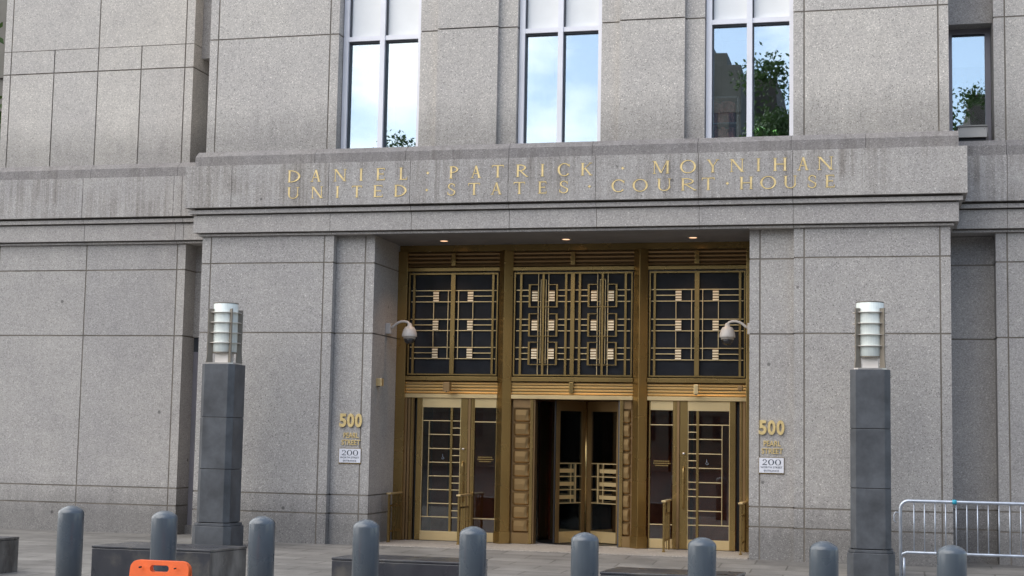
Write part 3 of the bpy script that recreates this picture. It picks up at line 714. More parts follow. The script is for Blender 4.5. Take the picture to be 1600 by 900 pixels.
def glyph(ch, w):
    """w = width relative to cap height. returns polygons (x, z) with the cap height 1"""
    S = []; sw = .13
    def V(x, t=TK, a=0, b=1, bot=True, top=True):
        S.extend(stroke(x, a, x, b, t))
        if bot: S.extend(serif(x, a, sw, 1))
        if top: S.extend(serif(x, b, sw, -1))
    def Hh(x0, x1, z, t=TN): S.append([(x0, z - t / 2), (x1, z - t / 2), (x1, z + t / 2), (x0, z + t / 2)])
    if ch == 'I': V(w / 2)
    elif ch == 'L': V(.14); Hh(.14, w, TN / 2); S.extend([[(w - .06, 0), (w, 0), (w, .24), (w - .03, .24)]])
    elif ch == 'T': V(w / 2, top=False); Hh(0, w, 1 - TN / 2); S += [[(0, .8), (.03, .8), (.06, 1), (0, 1)], [(w, .8), (w - .03, .8), (w - .06, 1), (w, 1)]]
    elif ch == 'E':
        V(.14); Hh(.14, w, TN / 2); Hh(.14, w * .82, .52); Hh(.14, w * .96, 1 - TN / 2)
        S += [[(w - .05, 0), (w, 0), (w, .22), (w - .02, .22)], [(w * .96 - .05, 1), (w * .96, 1), (w * .96, .80), (w * .96 - .02, .80)], [(w * .82 - .03, .42), (w * .82, .42), (w * .82, .62), (w * .82 - .03, .62)]]
    elif ch == 'H': V(.14); V(w - .14); Hh(.14, w - .14, .52)
    elif ch == 'N': V(.12, TN); V(w - .12, TN); S.extend(stroke(.13, 1, w - .12, 0, TK * 1.15))
    elif ch == 'M': V(.10, TN); V(w - .12, TK); S.extend(stroke(.13, 1, w / 2, .05, TK)); S.extend(stroke(w - .15, 1, w / 2, .05, TN))
    elif ch == 'A': S.extend(stroke(.10, 0, w / 2, 1, TN)); S.extend(stroke(w - .12, 0, w / 2, 1, TK)); Hh(.24 * w, .76 * w, .36); S.extend(serif(.1, 0, sw, 1)); S.extend(serif(w - .12, 0, sw, 1))
    elif ch == 'Y': S.extend(stroke(w / 2, .45, .12, 1, TK)); S.extend(stroke(w / 2, .45, w - .1, 1, TN)); V(w / 2, TK, 0, .46, True, False); S.extend(serif(.12, 1, sw, -1)); S.extend(serif(w - .1, 1, sw, -1))
    elif ch == 'K': V(.14); S.extend(stroke(.2, .46, w - .12, 1, TN)); S.extend(stroke(w - .1, 0, .34, .58, TK)); S.extend(serif(w - .12, 1, sw, -1)); S.extend(serif(w - .1, 0, sw, 1))
    elif ch == 'U':
        r = (w - .28) / 2 + TK / 2; S.extend(stroke(.14, .36, .14, 1, TK)); S.extend(stroke(w - .14, .36, w - .14, 1, TN)); S.extend(arc(w / 2, .38, r, .38, 180, 360, TK * .9, TN)); S.extend(serif(.14, 1, sw, -1)); S.extend(serif(w - .14, 1, sw, -1))
    elif ch == 'O': S.extend(arc(w / 2, .5, w / 2, .52, 0, 360, TK * 1.05, TN, 28))
    elif ch == 'C': S.extend(arc(w * .54, .5, w * .54, .52, 42, 318, TK * 1.1, TN, 22)); S += [[(w * .93, .70), (w * .97, .70), (w * .97, .97), (w * .90, .88)]]
    elif ch == 'D': V(.14); S.extend(arc(.22, .5, w - .22, .5, -90, 90, TK * 1.1, TN, 18)); Hh(.14, .24, TN / 2); Hh(.14, .24, 1 - TN / 2)
    elif ch in 'PR':
        V(.14); S.extend(arc(.26, .74, w * (.95 if ch == 'P' else .85) - .26, .26, -90, 90, TK * .95, TN, 14)); Hh(.14, .28, 1 - TN / 2); Hh(.14, .28, .48 + TN / 2)
        if ch == 'R': S.extend(stroke(w - .05, 0, .34, .50, TK)); S.extend(serif(w - .06, 0, .1, 1))
    elif ch == 'S':
        r = w / 2; S.extend(arc(r, .76, r * .88, .26, 30, 215, TK * .8, TN, 12)); S.extend(arc(r, .26, r * .98, .28, -150, 35, TK * .8, TN, 12)); S.extend(stroke(w * .84, .36, w * .14, .66, TK * 1.0))
        S += [[(w * .86, .72), (w * .92, .72), (w * .92, .98), (w * .84, .90)], [(.02, .04), (.08, .10), (.06, .30), (.0, .30)]]
    elif ch == 'W': S.extend(stroke(w * .28, 0, .1, 1, TK)); S.extend(stroke(w * .28, 0, w * .5, 1, TN)); S.extend(stroke(w * .72, 0, w * .5, 1, TK)); S.extend(stroke(w * .72, 0, w - .1, 1, TN))
    elif ch == '0': S.extend(arc(w / 2, .5, w / 2, .52, 0, 360, TK * 1.3, TN, 28))
    elif ch == '2':
        r = w / 2; S.extend(arc(r, .70, r * .9, .31, -20, 170, TK * 1.2, TN, 12)); S.extend(stroke(.12, .08, w * .86, .60, TK * .8)); Hh(.02, w, .06, .12)
    elif ch == '.': S.append([(w / 2 - .13, .5), (w / 2, .38), (w / 2 + .13, .5), (w / 2, .62)])
    return S
def letters(mb, items, z0, z1, y, mat, d=.004):
    """items: (character, x0, x1) in metres, on a wall facing -Y at depth y"""
    h = z1 - z0; n = 0
    for ch, xa, xb in items:
        w = (xb - xa) / h
        for p in glyph(ch, w):
            n += 1; yy = y - d - (n % 12) * .00025
            mb.yprism([(xa + q[0] * h, z0 + q[1] * h) for q in p], yy, y + .001, mat)
L1 = [(-9.145, -8.938), (-8.76, -8.597), (-8.377, -8.174), (-7.953, -7.907), (-7.681, -7.54), (-7.307, -7.179), (-6.90, -6.80), (-6.503, -6.357), (-6.159, -6.005), (-5.831, -5.646), (-5.451, -5.271), (-5.065, -5.023), (-4.81, -4.621), (-4.454, -4.283), (-3.87, -3.77), (-3.364, -3.127), (-2.965, -2.73), (-2.569, -2.397), (-2.231, -2.031), (-1.841, -1.8), (-1.607, -1.414), (-1.258, -1.103), (-0.972, -0.759)]
T1 = 'DANIEL.PATRICK.MOYNIHAN'
L2 = [(-9.144, -8.947), (-8.744, -8.554), (-8.334, -8.289), (-8.073, -7.91), (-7.721, -7.571), (-7.383, -7.183), (-6.91, -6.81), (-6.528, -6.402), (-6.198, -6.015), (-5.836, -5.677), (-5.485, -5.31), (-5.105, -4.977), (-4.779, -4.643), (-4.37, -4.27), (-3.986, -3.789), (-3.668, -3.442), (-3.299, -3.095), (-2.946, -2.728), (-2.641, -2.457), (-2.32, -2.22), (-2.09, -1.901), (-1.794, -1.565), (-1.455, -1.27), (-1.115, -0.991), (-0.866, -0.736)]
T2 = 'UNITED.STATES.COURT.HOUSE'
for tx_, ll, z0, z1 in ((T1, L1, 5.608, 5.797), (T2, L2, 5.348, 5.530)):
    ins = bpy.data.objects.new('inscription', None); COL.objects.link(ins); ins.parent = CH; ins.location = (0, -.23, z0)
    for c, (xa, xb) in zip(tx_, ll):
        b = MB(); letters(b, [(c, xa - .004, xb - .004)], z0 + .005, z1 + .005, -.23, 'letter_shade', .0005)  # shade along the letter edges, painted as a dark shifted copy
        letters(b, [(c, xa, xb)], z0, z1, -.23, 'gilt', .0055); b.build('letter' if c != '.' else 'separator_dot', ins)

# street number, street name and plaque on both recessed walls
def font_mesh(txt, size, ext, off, mat, x0, x1, z0, z1, y, name, parent, font_space=1.0):
    cu = bpy.data.curves.new(name, 'FONT'); cu.body = txt; cu.size = size; cu.extrude = ext; cu.offset = off; cu.align_x = 'LEFT'; cu.space_character = font_space
    o = bpy.data.objects.new(name, cu); COL.objects.link(o)
    dg = bpy.context.evaluated_depsgraph_get(); dg.update()
    me = bpy.data.meshes.new_from_object(o.evaluated_get(dg)); COL.objects.unlink(o); bpy.data.objects.remove(o)
    xs_ = [v.co.x for v in me.vertices]; ys_ = [v.co.y for v in me.vertices]; ax, bx, ay, by = min(xs_), max(xs_), min(ys_), max(ys_)
    off_ = wloc(parent)
    for v in me.vertices:
        X_ = x0 + (v.co.x - ax) / (bx - ax) * (x1 - x0); Z_ = z0 + (v.co.y - ay) / (by - ay) * (z1 - z0); Y_ = y - ext - v.co.z
        v.co = Vector((X_, Y_, Z_)) - off_
    me.materials.clear(); me.materials.append(M[mat]); me.update(); me.flip_normals() if hasattr(me, 'flip_normals') else None
    o = bpy.data.objects.new(name, me); COL.objects.link(o); o.parent = parent; return o
WY = .135
for (xa, dz, where) in ((-8.30, 0.0, 'beside the first pier from the tree side'), (-1.84, -.005, 'beside the pier behind the crowd barrier')):
    wside = 'on the wall behind the white framed dome camera that hangs over the ramped rail' 
    near = 'left of the entrance' if xa < -5 else 'right of the entrance'
    t = thing('street_number', (xa + .19, WY, 1.80 + dz), 'raised gold numerals 500 on the granite wall ' + near, 'sign', 'gold street numbers')
    for k in range(3):
        font_mesh('500'[k], .22, .014, .008, 'gold', xa + .005 + k * .128, xa + .005 + k * .128 + .112, 1.80 + dz, 2.01 + dz, WY - .004, 'numeral', t)
    t = thing('street_name_lettering', (xa + .19, WY, 1.52 + dz), 'small gold words PEARL STREET fixed below the numerals ' + near, 'sign', 'gold street names')
    font_mesh('PEARL', .09, .006, .001, 'gold', xa + .075, xa + .32, 1.635 + dz, 1.715 + dz, WY - .002, 'word', t)
    font_mesh('STREET', .09, .006, .001, 'gold', xa + .045, xa + .35, 1.525 + dz, 1.605 + dz, WY - .002, 'word', t)
    t = thing('plaque', (xa + .185, WY, 1.24 + dz), 'white plaque reading 200 WORTH STREET ENTRANCE on the wall ' + near, 'sign', 'white address plaques')
    b = MB(); b.box(xa + .005, xa + .37, WY - .012, WY - .001, 1.235 + dz, 1.475 + dz, 'bronze'); b.build('backplate', t)
    b = MB(); b.box(xa + .012, xa + .363, WY - .016, WY - .012, 1.252 + dz, 1.468 + dz, 'plaque'); b.build('face', t)
    b = MB(); letters(b, [('2', xa + .055, xa + .125), ('0', xa + .140, xa + .225), ('0', xa + .238, xa + .323)], 1.365 + dz, 1.445 + dz, WY - .0165, 'ink', .001); b.build('numerals', t)
    font_mesh('WORTH STREET', .03, .001, 0, 'ink', xa + .03, xa + .345, 1.318 + dz, 1.345 + dz, WY - .0165, 'word', t)
    font_mesh('ENTRANCE', .03, .001, 0, 'ink', xa + .08, xa + .295, 1.268 + dz, 1.295 + dz, WY - .0165, 'word', t)

# ------------------------------------------------------------------ recessed downlights (three lit lamps)
for k, (lx, nmx) in enumerate(((-6.88, 'over the door bay nearest the tree side'), (-4.89, 'over the revolving door'), (-2.90, 'over the door bay nearest the crowd barrier'))):
    t = thing('downlight', (lx, .83, 4.795), 'round lit recessed ceiling lamp ' + nmx, 'lamp', 'recessed lamps in the entrance soffit')
    b = MB(); b.lathe(lx, .83, [(.062, 4.787), (.085, 4.787), (.085, 4.7945), (.062, 4.7945), (.062, 4.787)], 'steel', 28, cap=False); b.build('trim_ring', t)
    b = MB(); b.lathe(lx, .83, [(.0005, 4.789), (.060, 4.789), (.060, 4.7942), (.0005, 4.7942)], 'downlight', 28, cap=False); b.build('lens', t)
    ld = bpy.data.lights.new('downlight_lamp', 'SPOT'); ld.energy = 26; ld.color = (1, .62, .34); ld.spot_size = R(105); ld.spot_blend = .7; ld.shadow_soft_size = .06
    lo = bpy.data.objects.new('downlight_lamp', ld); COL.objects.link(lo); lo.parent = t; lo.location = (0, 0, -.02)

# ------------------------------------------------------------------ cameras and small fittings at the entrance
def dome(xw, s, lab):
    y = .80; x = xw + s * .39
    t = thing('dome_camera', (xw, y, 3.40), lab, 'security camera', 'dome cameras on swan-neck arms')
    b = MB(); b.box(xw, xw + s * .085, y - .055, y + .055, 3.30, 3.47, 'enamel'); b.build('wall_box', t, bevel=.006)
    b = MB(); pts = [(xw + s * q, y, z_) for q, z_ in ((.085, 3.395), (.12, 3.425), (.16, 3.458), (.205, 3.484), (.255, 3.498), (.30, 3.50), (.34, 3.492), (.368, 3.478), (.385, 3.455), (.39, 3.43))]
    b.tube(pts, .020, 'enamel', 10); b.build('arm', t)
    b = MB(); b.lathe(x, y, [(.02, 3.475), (.035, 3.455), (.040, 3.42), (.075, 3.405), (.102, 3.36), (.118, 3.30), (.122, 3.262), (.120, 3.255), (.098, 3.25), (.098, 3.222)][::-1], 'enamel', 28); b.build('housing', t)
    b = MB(); b.lathe(x, y, [(.005, 3.135), (.040, 3.142), (.070, 3.166), (.086, 3.20), (.086, 3.222)], 'smoked', 24); b.build('dome', t)
dome(OL, 1, 'white dome camera on a curved arm from the reveal nearest the orange sign')
dome(OR, -1, 'white dome camera on a curved arm from the reveal nearest the crowd barrier')
def boxcam(x, y, z, mat, lab, dx, tilt=.0, sz=(.055, .11, .075)):
    t = thing('box_camera', (x, y, z), lab, 'security camera', 'small box cameras around the entrance')
    b = MB(); w, l, h = sz
    b.box(x - w, x + w, y - l, y + .02, z - h, z + h, mat)
    b.build('housing', t, bevel=.006)
    b = MB(); b.lathe(x, y - l, [(.02, z - h - .012), (.02, z - h)], 'smoked', 14); b.build('lens', t); b = MB(); b.box(x - .012, x + .012, y + .02, y + .07, z - .02, z + .02, 'bronze_dark'); b.build('bracket', t)
boxcam(-6.88, YB - .16, 2.475, 'bronze_dark', 'bronze box camera on the ribbed band above the door nearest the orange sign', 0)
boxcam(-2.885, YB - .14, 2.475, 'bronze_light', 'pale brass box camera on the ribbed band above the door by the barrier', 0, sz=(.035, .07, .075))
boxcam(-2.20, YB - .20, 2.50, 'bronze_dark', 'dark bronze camera tucked in the corner by the granite jamb', 0, sz=(.035, .10, .035))
boxcam(OL + .05, .42, 2.51, 'bronze_light', 'gold coloured box camera fixed on the bare granite reveal', 0, sz=(.05, .07, .06))

# ------------------------------------------------------------------ bronze rails beside the doors
def rail_proto(x, y0, y1):
    t = thing('door_rail', (x, y0, .012), '', 'railing', 'bronze rails beside the doors')
    b = MB(); b.box(x - .014, x + .014, y0, y0 + .045, .012, .755, 'bronze'); b.box(x - .022, x + .022, y0 - .006, y0 + .052, .012, .03, 'bronze'); b.build('post', t)
    b = MB(); b.box(x - .014, x + .014, y1 - .04, y1, .012, .755, 'bronze'); b.build('post', t)
    b = MB(); b.box(x - .034, x + .034, y0 - .02, y1 + .01, .757, .782, 'bronze_light'); b.build('top_rail', t, bevel=.004)
    b = MB()
    for z in (.565, .165): b.box(x - .009, x + .009, y0 + .045, y1 - .04, z, z + .028, 'bronze')
    b.build('cross_rail', t)
    b = MB(); n = 5
    for k in range(n):
        yy = y0 + .045 + (y1 - y0 - .085) * (k + .5) / n; b.box(x - .006, x + .006, yy - .008, yy + .008, .193 if k % 2 else .03, .565, 'bronze')
    for k in (1, 3):
        yy = y0 + .045 + (y1 - y0 - .085) * (k + .5) / n; b.box(x - .006, x + .006, yy - .012, yy + .012, .593, .757, 'bronze')
    b.build('bars', t)
    return t
rp = rail_proto(-7.66, .72, 1.32)
labs = [('bronze rail standing along the granite reveal nearest the orange sign', -7.66), ('bronze rail between the glazed door and sidelight behind the fifth bollard', -6.515),
        ('slim bronze rail in front of the sidelight beside the revolving door', -3.30), ('bronze rail half hidden by the granite jamb near the crowd barrier', -2.15)]
for k, (lb, x) in enumerate(labs):
    o = rp if k == 0 else copy_tree(rp); o.location = (x, .72, .012); o['label'] = lb

# ------------------------------------------------------------------ floodlight box on the slot sill
t = thing('floodlight', (1.22, .92, 6.15), 'grey metal box lamp with dark underside on the sill of the narrow window', 'lamp')
b = MB(); b.poly([(1.02, .84, 6.235), (1.43, .84, 6.235), (1.43, .88, 6.40), (1.02, .88, 6.40), (1.02, 1.15, 6.235), (1.43, 1.15, 6.235), (1.43, 1.15, 6.40), (1.02, 1.15, 6.40)],
   [(0, 1, 2, 3), (3, 2, 6, 7), (1, 5, 6, 2), (0, 3, 7, 4), (4, 7, 6, 5), (0, 4, 5, 1)], 'metalbox'); b.box(1.01, 1.44, .86, 1.16, 6.402, 6.42, 'metalbox')
for x in (1.05, 1.40): b.lathe(x, .872, [(.008, 6.37), (.008, 6.385)], 'steel', 8)
b.build('housing', t)
b = MB(); b.box(1.035, 1.415, .90, 1.12, 6.176, 6.235, 'black'); b.build('lamp_opening', t)
b = MB(); b.tube([(1.445, .95, 6.40), (1.45, .95, 6.30), (1.448, .97, 6.18)], .008, 'steel', 6); b.build('conduit', t)

# ------------------------------------------------------------------ lamp pillars
def lamp_pillar(cx, yf, gb, lab, joints, top):
    hw, ch = .265, .075; cy = yf + hw
    t = thing('lamp_pillar', (cx, cy, gb), lab, 'lamp post', 'dark stone lamp pillars')
    oct_ = lambda w, c: [(cx - w + c, cy - w), (cx + w - c, cy - w), (cx + w, cy - w + c), (cx + w, cy + w - c), (cx + w - c, cy + w), (cx - w + c, cy + w), (cx - w, cy + w - c), (cx - w, cy - w + c)]
    b = MB(); b.prism(oct_(.312, .085), gb - .02, gb + .30, 'pillar_stone'); b.prism(oct_(.29, .08), gb + .302, gb + .345, 'pillar_stone'); b.build('base', t, bevel=.006)
    b = MB(); zs = [gb + .352] + joints + [top]
    for k in range(3): b.prism(oct_(hw, ch), zs[k] + .004, zs[k + 1] - .004, 'pillar_stone')
    b.prism(oct_(hw - .012, ch), zs[0], zs[-1] - .01, 'black'); b.build('shaft', t, bevel=.004)
    z0 = top; ln = MB(); ln.prism(oct_(hw - .05, ch - .02), z0, z0 + .02, 'steel'); ln.box(cx - .105, cx + .105, cy - .105, cy + .105, z0 + .02, z0 + .165, 'lampbase')
    lo = ln.build('lantern', t)
    s = MB(); s.lathe(cx, cy, [(.178, z0 + .17), (.185, z0 + .175), (.185, z0 + .905), (.180, z0 + .915), (.15, z0 + .92)], 'lamp_glass', 40); s.build('glass_shade', lo)
    f = MB()
    for q in (45, 135, 225, 315):
        ca, sa = math.cos(R(q)), math.sin(R(q)); n_ = (-sa * .009, ca * .009)
        P = lambda r, s_: (cx + ca * r + n_[0] * s_, cy + sa * r + n_[1] * s_)
        f.prism([P(.19, -1), P(.272, -1), P(.272, 1), P(.19, 1)], z0 + .17, z0 + .83, 'fin'); 
        v = [(*P(.19, -1), z0 + .17), (*P(.272, -1), z0 + .17), (*P(.288, -1), z0 + .021), (*P(.185, -1), z0 + .021), (*P(.19, 1), z0 + .17), (*P(.272, 1), z0 + .17), (*P(.288, 1), z0 + .021), (*P(.185, 1), z0 + .021)]
        f.poly(v, [(0, 1, 2, 3), (7, 6, 5, 4), (0, 4, 5, 1), (1, 5, 6, 2), (2, 6, 7, 3), (3, 7, 4, 0)], 'fin')
    f.build('fins', lo)
    for z in (z0 + .775, z0 + .623, z0 + .470, z0 + .316):
        r = MB(); r.lathe(cx, cy, [(.187, z), (.238, z), (.238, z + .005), (.187, z + .005), (.187, z)], 'lampbase', 40, smooth=False, cap=False); r.build('ring', lo)
    r = MB(); r.lathe(cx, cy, [(.16, z0 + .166), (.192, z0 + .166), (.192, z0 + .182), (.16, z0 + .182), (.16, z0 + .166)], 'fin', 32, smooth=False, cap=False); r.lathe(cx, cy, [(.150, z0 + .921), (.188, z0 + .915), (.188, z0 + .924), (.150, z0 + .93)], 'fin', 32, smooth=False); r.build('collar', lo)
lamp_pillar(-9.735, -1.32, 0.0, 'dark stone lamp pillar by the planter block with the orange sign in front', [1.14, 1.906], 2.705)
lamp_pillar(-.240, -1.32, -.055, 'dark stone lamp pillar standing next to the steel crowd barrier', [1.10, 1.893], 2.690)

# ------------------------------------------------------------------ dark granite seat blocks
BLK = [([(-11.75, -6.75), (-10.12, -6.75), (-10.02, -5.98), (-11.65, -5.98)], .41, 'dark stained granite block cut by the picture edge'),
       ([(-8.62, -6.78), (-7.19, -6.78), (-7.06, -6.10), (-8.49, -6.10)], .41, 'dark granite block behind the orange plastic sign'),
       ([(-5.77, -6.82), (-4.27, -6.82), (-4.20, -6.25), (-5.70, -6.25)], .385, 'dark granite block behind the fourth and fifth bollards from the tree side'),
       ([(-2.87, -6.80), (-1.52, -6.80), (-1.455, -6.15), (-2.81, -6.15)], .345, 'low dark granite block with reflective top behind the seventh bollard')]
for pts, zt, lb in BLK:
    b = MB(); cx = sum(p[0] for p in pts) / 4; cy = sum(p[1] for p in pts) / 4
    b.prism(pts, gz(cx, cy) - .02, zt - .03, 'black_granite'); b.prism([(p[0] + (.004 if p[0] < cx else -.004) * -1, p[1] + (.004 if p[1] < cy else -.004) * -1) for p in pts], zt - .028, zt, 'black_granite')
    tag(b.build('granite_block', bevel=.008, loc=(cx, cy, 0)), lb, 'stone block', 'dark granite blocks along the pavement')

# ------------------------------------------------------------------ bollards
BX = [-7.62, -6.64, -5.65, -4.63, -3.62, -2.60, -1.57, -.54, .50]; BT = [.965, .945, .925, .925, .895, .875, .865, .868, .873]
HB = .97
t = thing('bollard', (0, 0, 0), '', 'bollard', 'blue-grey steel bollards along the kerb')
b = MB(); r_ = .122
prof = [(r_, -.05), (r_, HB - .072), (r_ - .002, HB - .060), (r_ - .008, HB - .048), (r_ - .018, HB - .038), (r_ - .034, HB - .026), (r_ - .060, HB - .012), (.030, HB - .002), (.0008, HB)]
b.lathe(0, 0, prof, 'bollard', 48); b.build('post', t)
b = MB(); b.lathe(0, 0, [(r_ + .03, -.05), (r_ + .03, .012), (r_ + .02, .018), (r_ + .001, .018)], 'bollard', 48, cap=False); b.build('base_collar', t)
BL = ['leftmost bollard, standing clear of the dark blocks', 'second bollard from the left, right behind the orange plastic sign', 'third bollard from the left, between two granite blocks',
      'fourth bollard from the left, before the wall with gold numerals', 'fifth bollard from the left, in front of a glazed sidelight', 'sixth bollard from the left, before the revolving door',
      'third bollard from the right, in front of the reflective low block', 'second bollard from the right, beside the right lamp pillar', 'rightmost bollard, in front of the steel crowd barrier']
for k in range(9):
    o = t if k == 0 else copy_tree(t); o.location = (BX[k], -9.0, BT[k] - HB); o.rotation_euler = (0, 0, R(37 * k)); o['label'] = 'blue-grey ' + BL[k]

# ------------------------------------------------------------------ crowd barrier
FY = -3.0; fx0, fx1 = .13, 2.35; fzb = -.095
t = thing('crowd_barrier', ((fx0 + fx1) / 2, FY, fzb), 'galvanised steel crowd control barrier with vertical bars and a blue tape band', 'barrier')
zt, zr = 1.01, .39
b = MB(); rr = .02
def corner(x, z, s, q, r=.10): return [(x + s * r - s * r * math.cos(R(a)), FY, z - r + r * math.sin(R(a))) if q > 0 else None for a in range(0, 91, 15)]
pts = [(fx0, FY, fzb + .12)] + corner(fx0, zt, 1, 1) + [(fx1 - .1, FY, zt)] + [(fx1 - .1 + .1 * math.sin(R(a)), FY, zt - .1 + .1 * math.cos(R(a))) for a in range(15, 91, 15)] + [(fx1, FY, fzb + .12)]
b.tube(pts, rr, 'galv', 12); b.build('frame', t)
b = MB(); b.tube([(fx0, FY, zr - .06), (fx0 + .02, FY, zr - .02), (fx0 + .07, FY, zr), (fx1 - .07, FY, zr), (fx1 - .02, FY, zr - .02), (fx1, FY, zr - .06)], .018, 'galv', 12); b.build('bottom_rail', t)
b = MB(); x = .29
while x < fx1 - .08: b.tube([(x, FY, zr), (x, FY, zt)], .0075, 'galv', 8); x += .1235
tag(b.build('bars', t))
for x in (fx0 + .04, fx1 - .04):
    b = MB(); b.tube([(x, FY - .30, fzb + .01), (x, FY - .28, fzb + .06), (x, FY, fzb + .16), (x, FY + .28, fzb + .06), (x, FY + .30, fzb + .01)], .018, 'galv', 10); b.tube([(x, FY, fzb + .15), (x, FY, fzb + .42)], .016, 'galv', 10); b.build('foot', t)
b = MB(); b.tube([(fx0 - .02, FY, .87), (fx0 - .06, FY, .87), (fx0 - .075, FY, .84), (fx0 - .075, FY, .77), (fx0 - .05, FY, .745)], .006, 'galv', 8); b.build('hook', t)
b = MB(); b.tube([(.74, FY, zt), (.79, FY, zt)], .028, 'blue_tape', 12); b.build('tape_band', t)

# ------------------------------------------------------------------ orange plastic sign
OX, OY = -5.78, -10.75
def sign_outline(w, h0, h1):
    pts = [(-w, h0), (w, h0)]; r = .07
    pts += [(w - r + r * math.cos(R(a)), h1 - r + r * math.sin(R(a))) for a in range(0, 91, 15)]; pts += [(-w + r + r * math.cos(R(a)), h1 - r + r * math.sin(R(a))) for a in range(90, 181, 15)]
    return pts
t = thing('barricade_sign', (OX, OY, -.215), 'orange moulded plastic folding barricade sign with a handle slot in its top', 'barricade')
for s, nm in ((-1, 'panel'), (1, 'panel')):
    bm = bmesh.new(); H1 = .865
    out = sign_outline(.262, .60, H1); hole = [(.055 * (1 if math.cos(R(a)) > 0 else -1) * 1 + .028 * math.cos(R(a)), .800 + .028 * math.sin(R(a))) for a in range(0, 360, 20)]
    def ring(pts, y): return [bm.verts.new((p[0], y, p[1])) for p in pts]
    vo = ring(out, 0); vh = ring(hole, 0)
    eo = [bm.edges.new((vo[i], vo[(i + 1) % len(vo)])) for i in range(len(vo))]; eh = [bm.edges.new((vh[i], vh[(i + 1) % len(vh)])) for i in range(len(vh))]
    bmesh.ops.triangle_fill(bm, use_beauty=True, edges=eo + eh)
    ext = bmesh.ops.extrude_face_region(bm, geom=bm.faces[:]); bmesh.ops.translate(bm, vec=(0, .03, 0), verts=[v for v in ext['geom'] if isinstance(v, bmesh.types.BMVert)])
    for (xa, xb, za, zb, ya) in ((-.275, .275, .05, .665, -.02), (-.262, .262, .665, .700, -.008)):
        bmesh.ops.create_cube(bm, size=1, matrix=Matrix.Translation(((xa + xb) / 2, (ya + .035) / 2, (za + zb) / 2)) @ Matrix.Diagonal((xb - xa, .035 - ya, zb - za, 1)))
    for x in (-.24, .24): bmesh.ops.create_cube(bm, size=1, matrix=Matrix.Translation((x, .008, .03)) @ Matrix.Diagonal((.07, .05, .06, 1)))
    bmesh.ops.recalc_face_normals(bm, faces=bm.faces)
    rot = Matrix.Rotation(R(-9), 4, 'X') if s < 0 else Matrix.Rotation(R(180), 4, 'Z') @ Matrix.Rotation(R(-9), 4, 'X')
    bmesh.ops.transform(bm, matrix=rot, verts=bm.verts)
    bmesh.ops.translate(bm, vec=(0, s * .155, 0), verts=bm.verts)
    me = bpy.data.meshes.new('panel'); bm.to_mesh(me); bm.free(); me.materials.append(M['orange'])
    o = bpy.data.objects.new('panel', me); COL.objects.link(o); o.parent = t
    bv = o.modifiers.new('bevel', 'BEVEL'); bv.width = .005; bv.segments = 2; bv.limit_method = 'ANGLE'; bv.angle_limit = R(50)
b = MB(); 
for x, rr in ((-.155, .008), (.155, .006)):
    c = Vector((OX + x, OY - .075, -.215 + .80)); b.tube([c, c + Vector((0, .03, 0))], rr, 'black', 10)
b.build('bolts', t)

# ------------------------------------------------------------------ litter on the paving
b = MB(); b.poly([(-1.02, -.42, .004 + gz(-1, -.4)), (-.96, -.44, .006 + gz(-1, -.4)), (-.95, -.37, .02), (-1.01, -.36, .008)], [(0, 1, 2, 3)], 'litter'); tag(b.build('paper_scrap'), 'tiny white paper scrap on the paving beside the granite pier', 'litter')

# ------------------------------------------------------------------ trees and neighbours
def tree(x, y, z0, h, cr, lab, n=5200, ls=.16, cz=None, squash=1.0, lean=0):
    t = thing('tree', (x, y, z0), lab, 'tree', 'street trees')
    rnd = random.Random(int(x * 31 + y * 7))
    b = MB(); top = Vector((x + lean, y, z0 + h * .62)); b.tube([(x, y, z0), (x + lean * .3, y, z0 + h * .3), top], .22, 'bark', 10, r2=.09)
    ends = []
    for k in range(9):
        a = k * 2.4; p0 = Vector((x + lean * .5, y, z0 + h * (.34 + .03 * k))); p2 = p0 + Vector((math.cos(a) * cr * .7, math.sin(a) * cr * .7, h * .22)); b.tube([p0, (p0 + p2) / 2 + Vector((0, 0, .3)), p2], .08, 'bark', 6, r2=.02); ends.append(p2)
    b.build('trunk', t)
    b = MB(); cc = Vector((x + lean, y, z0 + h * .66)); clumps = []
    for k in range(46):
        while True:
            v = Vector((rnd.uniform(-1, 1), rnd.uniform(-1, 1), rnd.uniform(-1, 1)))
            if v.length < 1: break
        clumps.append((cc + Vector((v.x * cr, v.y * cr, v.z * h * .36 * squash)), rnd.uniform(.22, .42) * cr))
    for k in range(n):
        c, r_ = clumps[rnd.randrange(len(clumps))]
        p = c + Vector((rnd.gauss(0, .5) * r_, rnd.gauss(0, .5) * r_, rnd.gauss(0, .45) * r_))
        d1 = Vector((rnd.uniform(-1, 1), rnd.uniform(-1, 1), rnd.uniform(-1, 1))).normalized(); d2 = d1.orthogonal().normalized(); s = ls * rnd.uniform(.6, 1.3)
        b.poly([p - d1 * s, p + d2 * s * .5, p + d1 * s, p - d2 * s * .5], [(0, 1, 2, 3)], 'leaf', .5)
    b.build('crown', t)
tree(-4.55, -42.0, -.2, 18.4, 2.2, 'tall leafy tree across the street mirrored in the third window', 16000, .105)
tree(-22.4, -46.0, -.2, 17.3, 1.7, 'slender tree across the street mirrored in the first window', 5000, .11)
tree(3.9, -46.0, -.2, 19.2, 1.9, 'leafy tree across the street mirrored in the narrow window', 6000, .11)
tree(-21.2, 7.5, 0.0, 12.2, 2.0, 'green tree seen past the edge of the granite wing', 6000, .13)

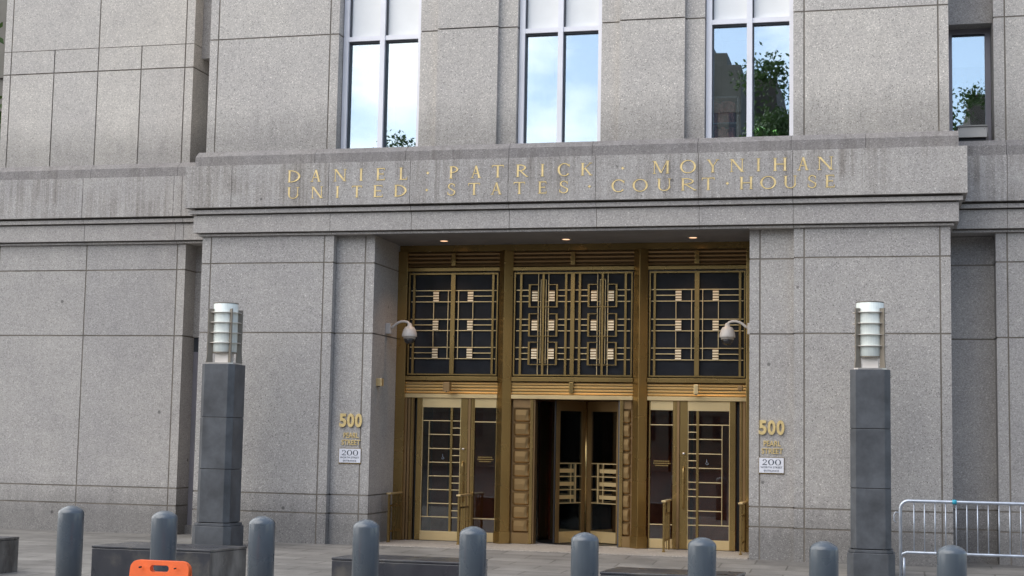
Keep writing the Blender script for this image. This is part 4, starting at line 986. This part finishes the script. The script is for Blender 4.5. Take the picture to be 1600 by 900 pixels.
def block(name, x0, x1, y0, y1, h, mat, lab, rows, cols, face_plus=True, wcol='dark_glass', steps=()):
    t = thing(name, ((x0 + x1) / 2, (y0 + y1) / 2, -.3), lab, 'building')
    b = MB(); b.box(x0, x1, y0, y1, -.3, h, mat, .5)
    for (sx0, sx1, sh) in steps: b.box(sx0, sx1, y0 + .5, y1 - .5, h, h + sh, mat, .4)
    yf = y1 if face_plus else y0; s = 1 if face_plus else -1
    z = 3.2
    while z < h: b.box(x0 - .05, x1 + .05, yf - .02, yf + s * .08, z, z + .12, mat, .2); z += h / rows
    b.build('wall', t)
    dz = h / rows; dxw = (x1 - x0) / cols
    for r_ in range(rows):
        b = MB()
        for c in range(cols):
            xa = x0 + dxw * (c + .3); xb = x0 + dxw * (c + .7); za = 1.0 + r_ * dz + dz * .18; zb = 1.0 + r_ * dz + dz * .72
            if zb < h - .2: b.box(xa, xb, yf - .05, yf + s * .03, za, zb, wcol, .5)
        if b.v: b.build('window', t)
M['brownstone'] = plain('brown_stone', (0.085, 0.068, 0.058), .85, var=.2, vscale=1.2)
M['greystone'] = plain('old_grey_stone', (0.15, 0.14, 0.12), .85, var=.2, vscale=1.2)
block('office_building', -13.2, -8.75, -86, -70, 24.9, 'greystone', 'tall grey stone tower across the street mirrored in the third window', 8, 4, steps=((-12.8, -9.65, .9), (-12.2, -10.6, 1.6)))
block('office_building', -8.74, -7.0, -92, -76, 25.4, 'brownstone', 'dark stepped building beside the grey tower across the street', 9, 2, steps=((-8.6, -7.9, .5),))
block('apartment_block', 4.9, 18, -86, -70, 22.9, 'brownstone', 'broad brown stone block across the street mirrored in the narrow window', 7, 9)
block('office_building', -75, -13.4, -84, -70, 17.5, 'greystone', 'long low stone building across the street, mirrored in the entrance glass', 5, 22)
block('office_building', -6.8, 4.1, -88, -74, 18.5, 'brownstone', 'brown stone building across the street between two taller blocks', 5, 6)
block('office_building', 18.3, 80, -84, -70, 17.0, 'greystone', 'long stone building across the street past the broad brown block', 5, 22)
block('neighbour_building', -40, -19.2, 14, 26, 16, 'greystone', 'pale stone building behind the tree past the wing edge', 6, 14, face_plus=False)
for o in bpy.data.objects:
    if o.name.startswith('neighbour_building'): pass
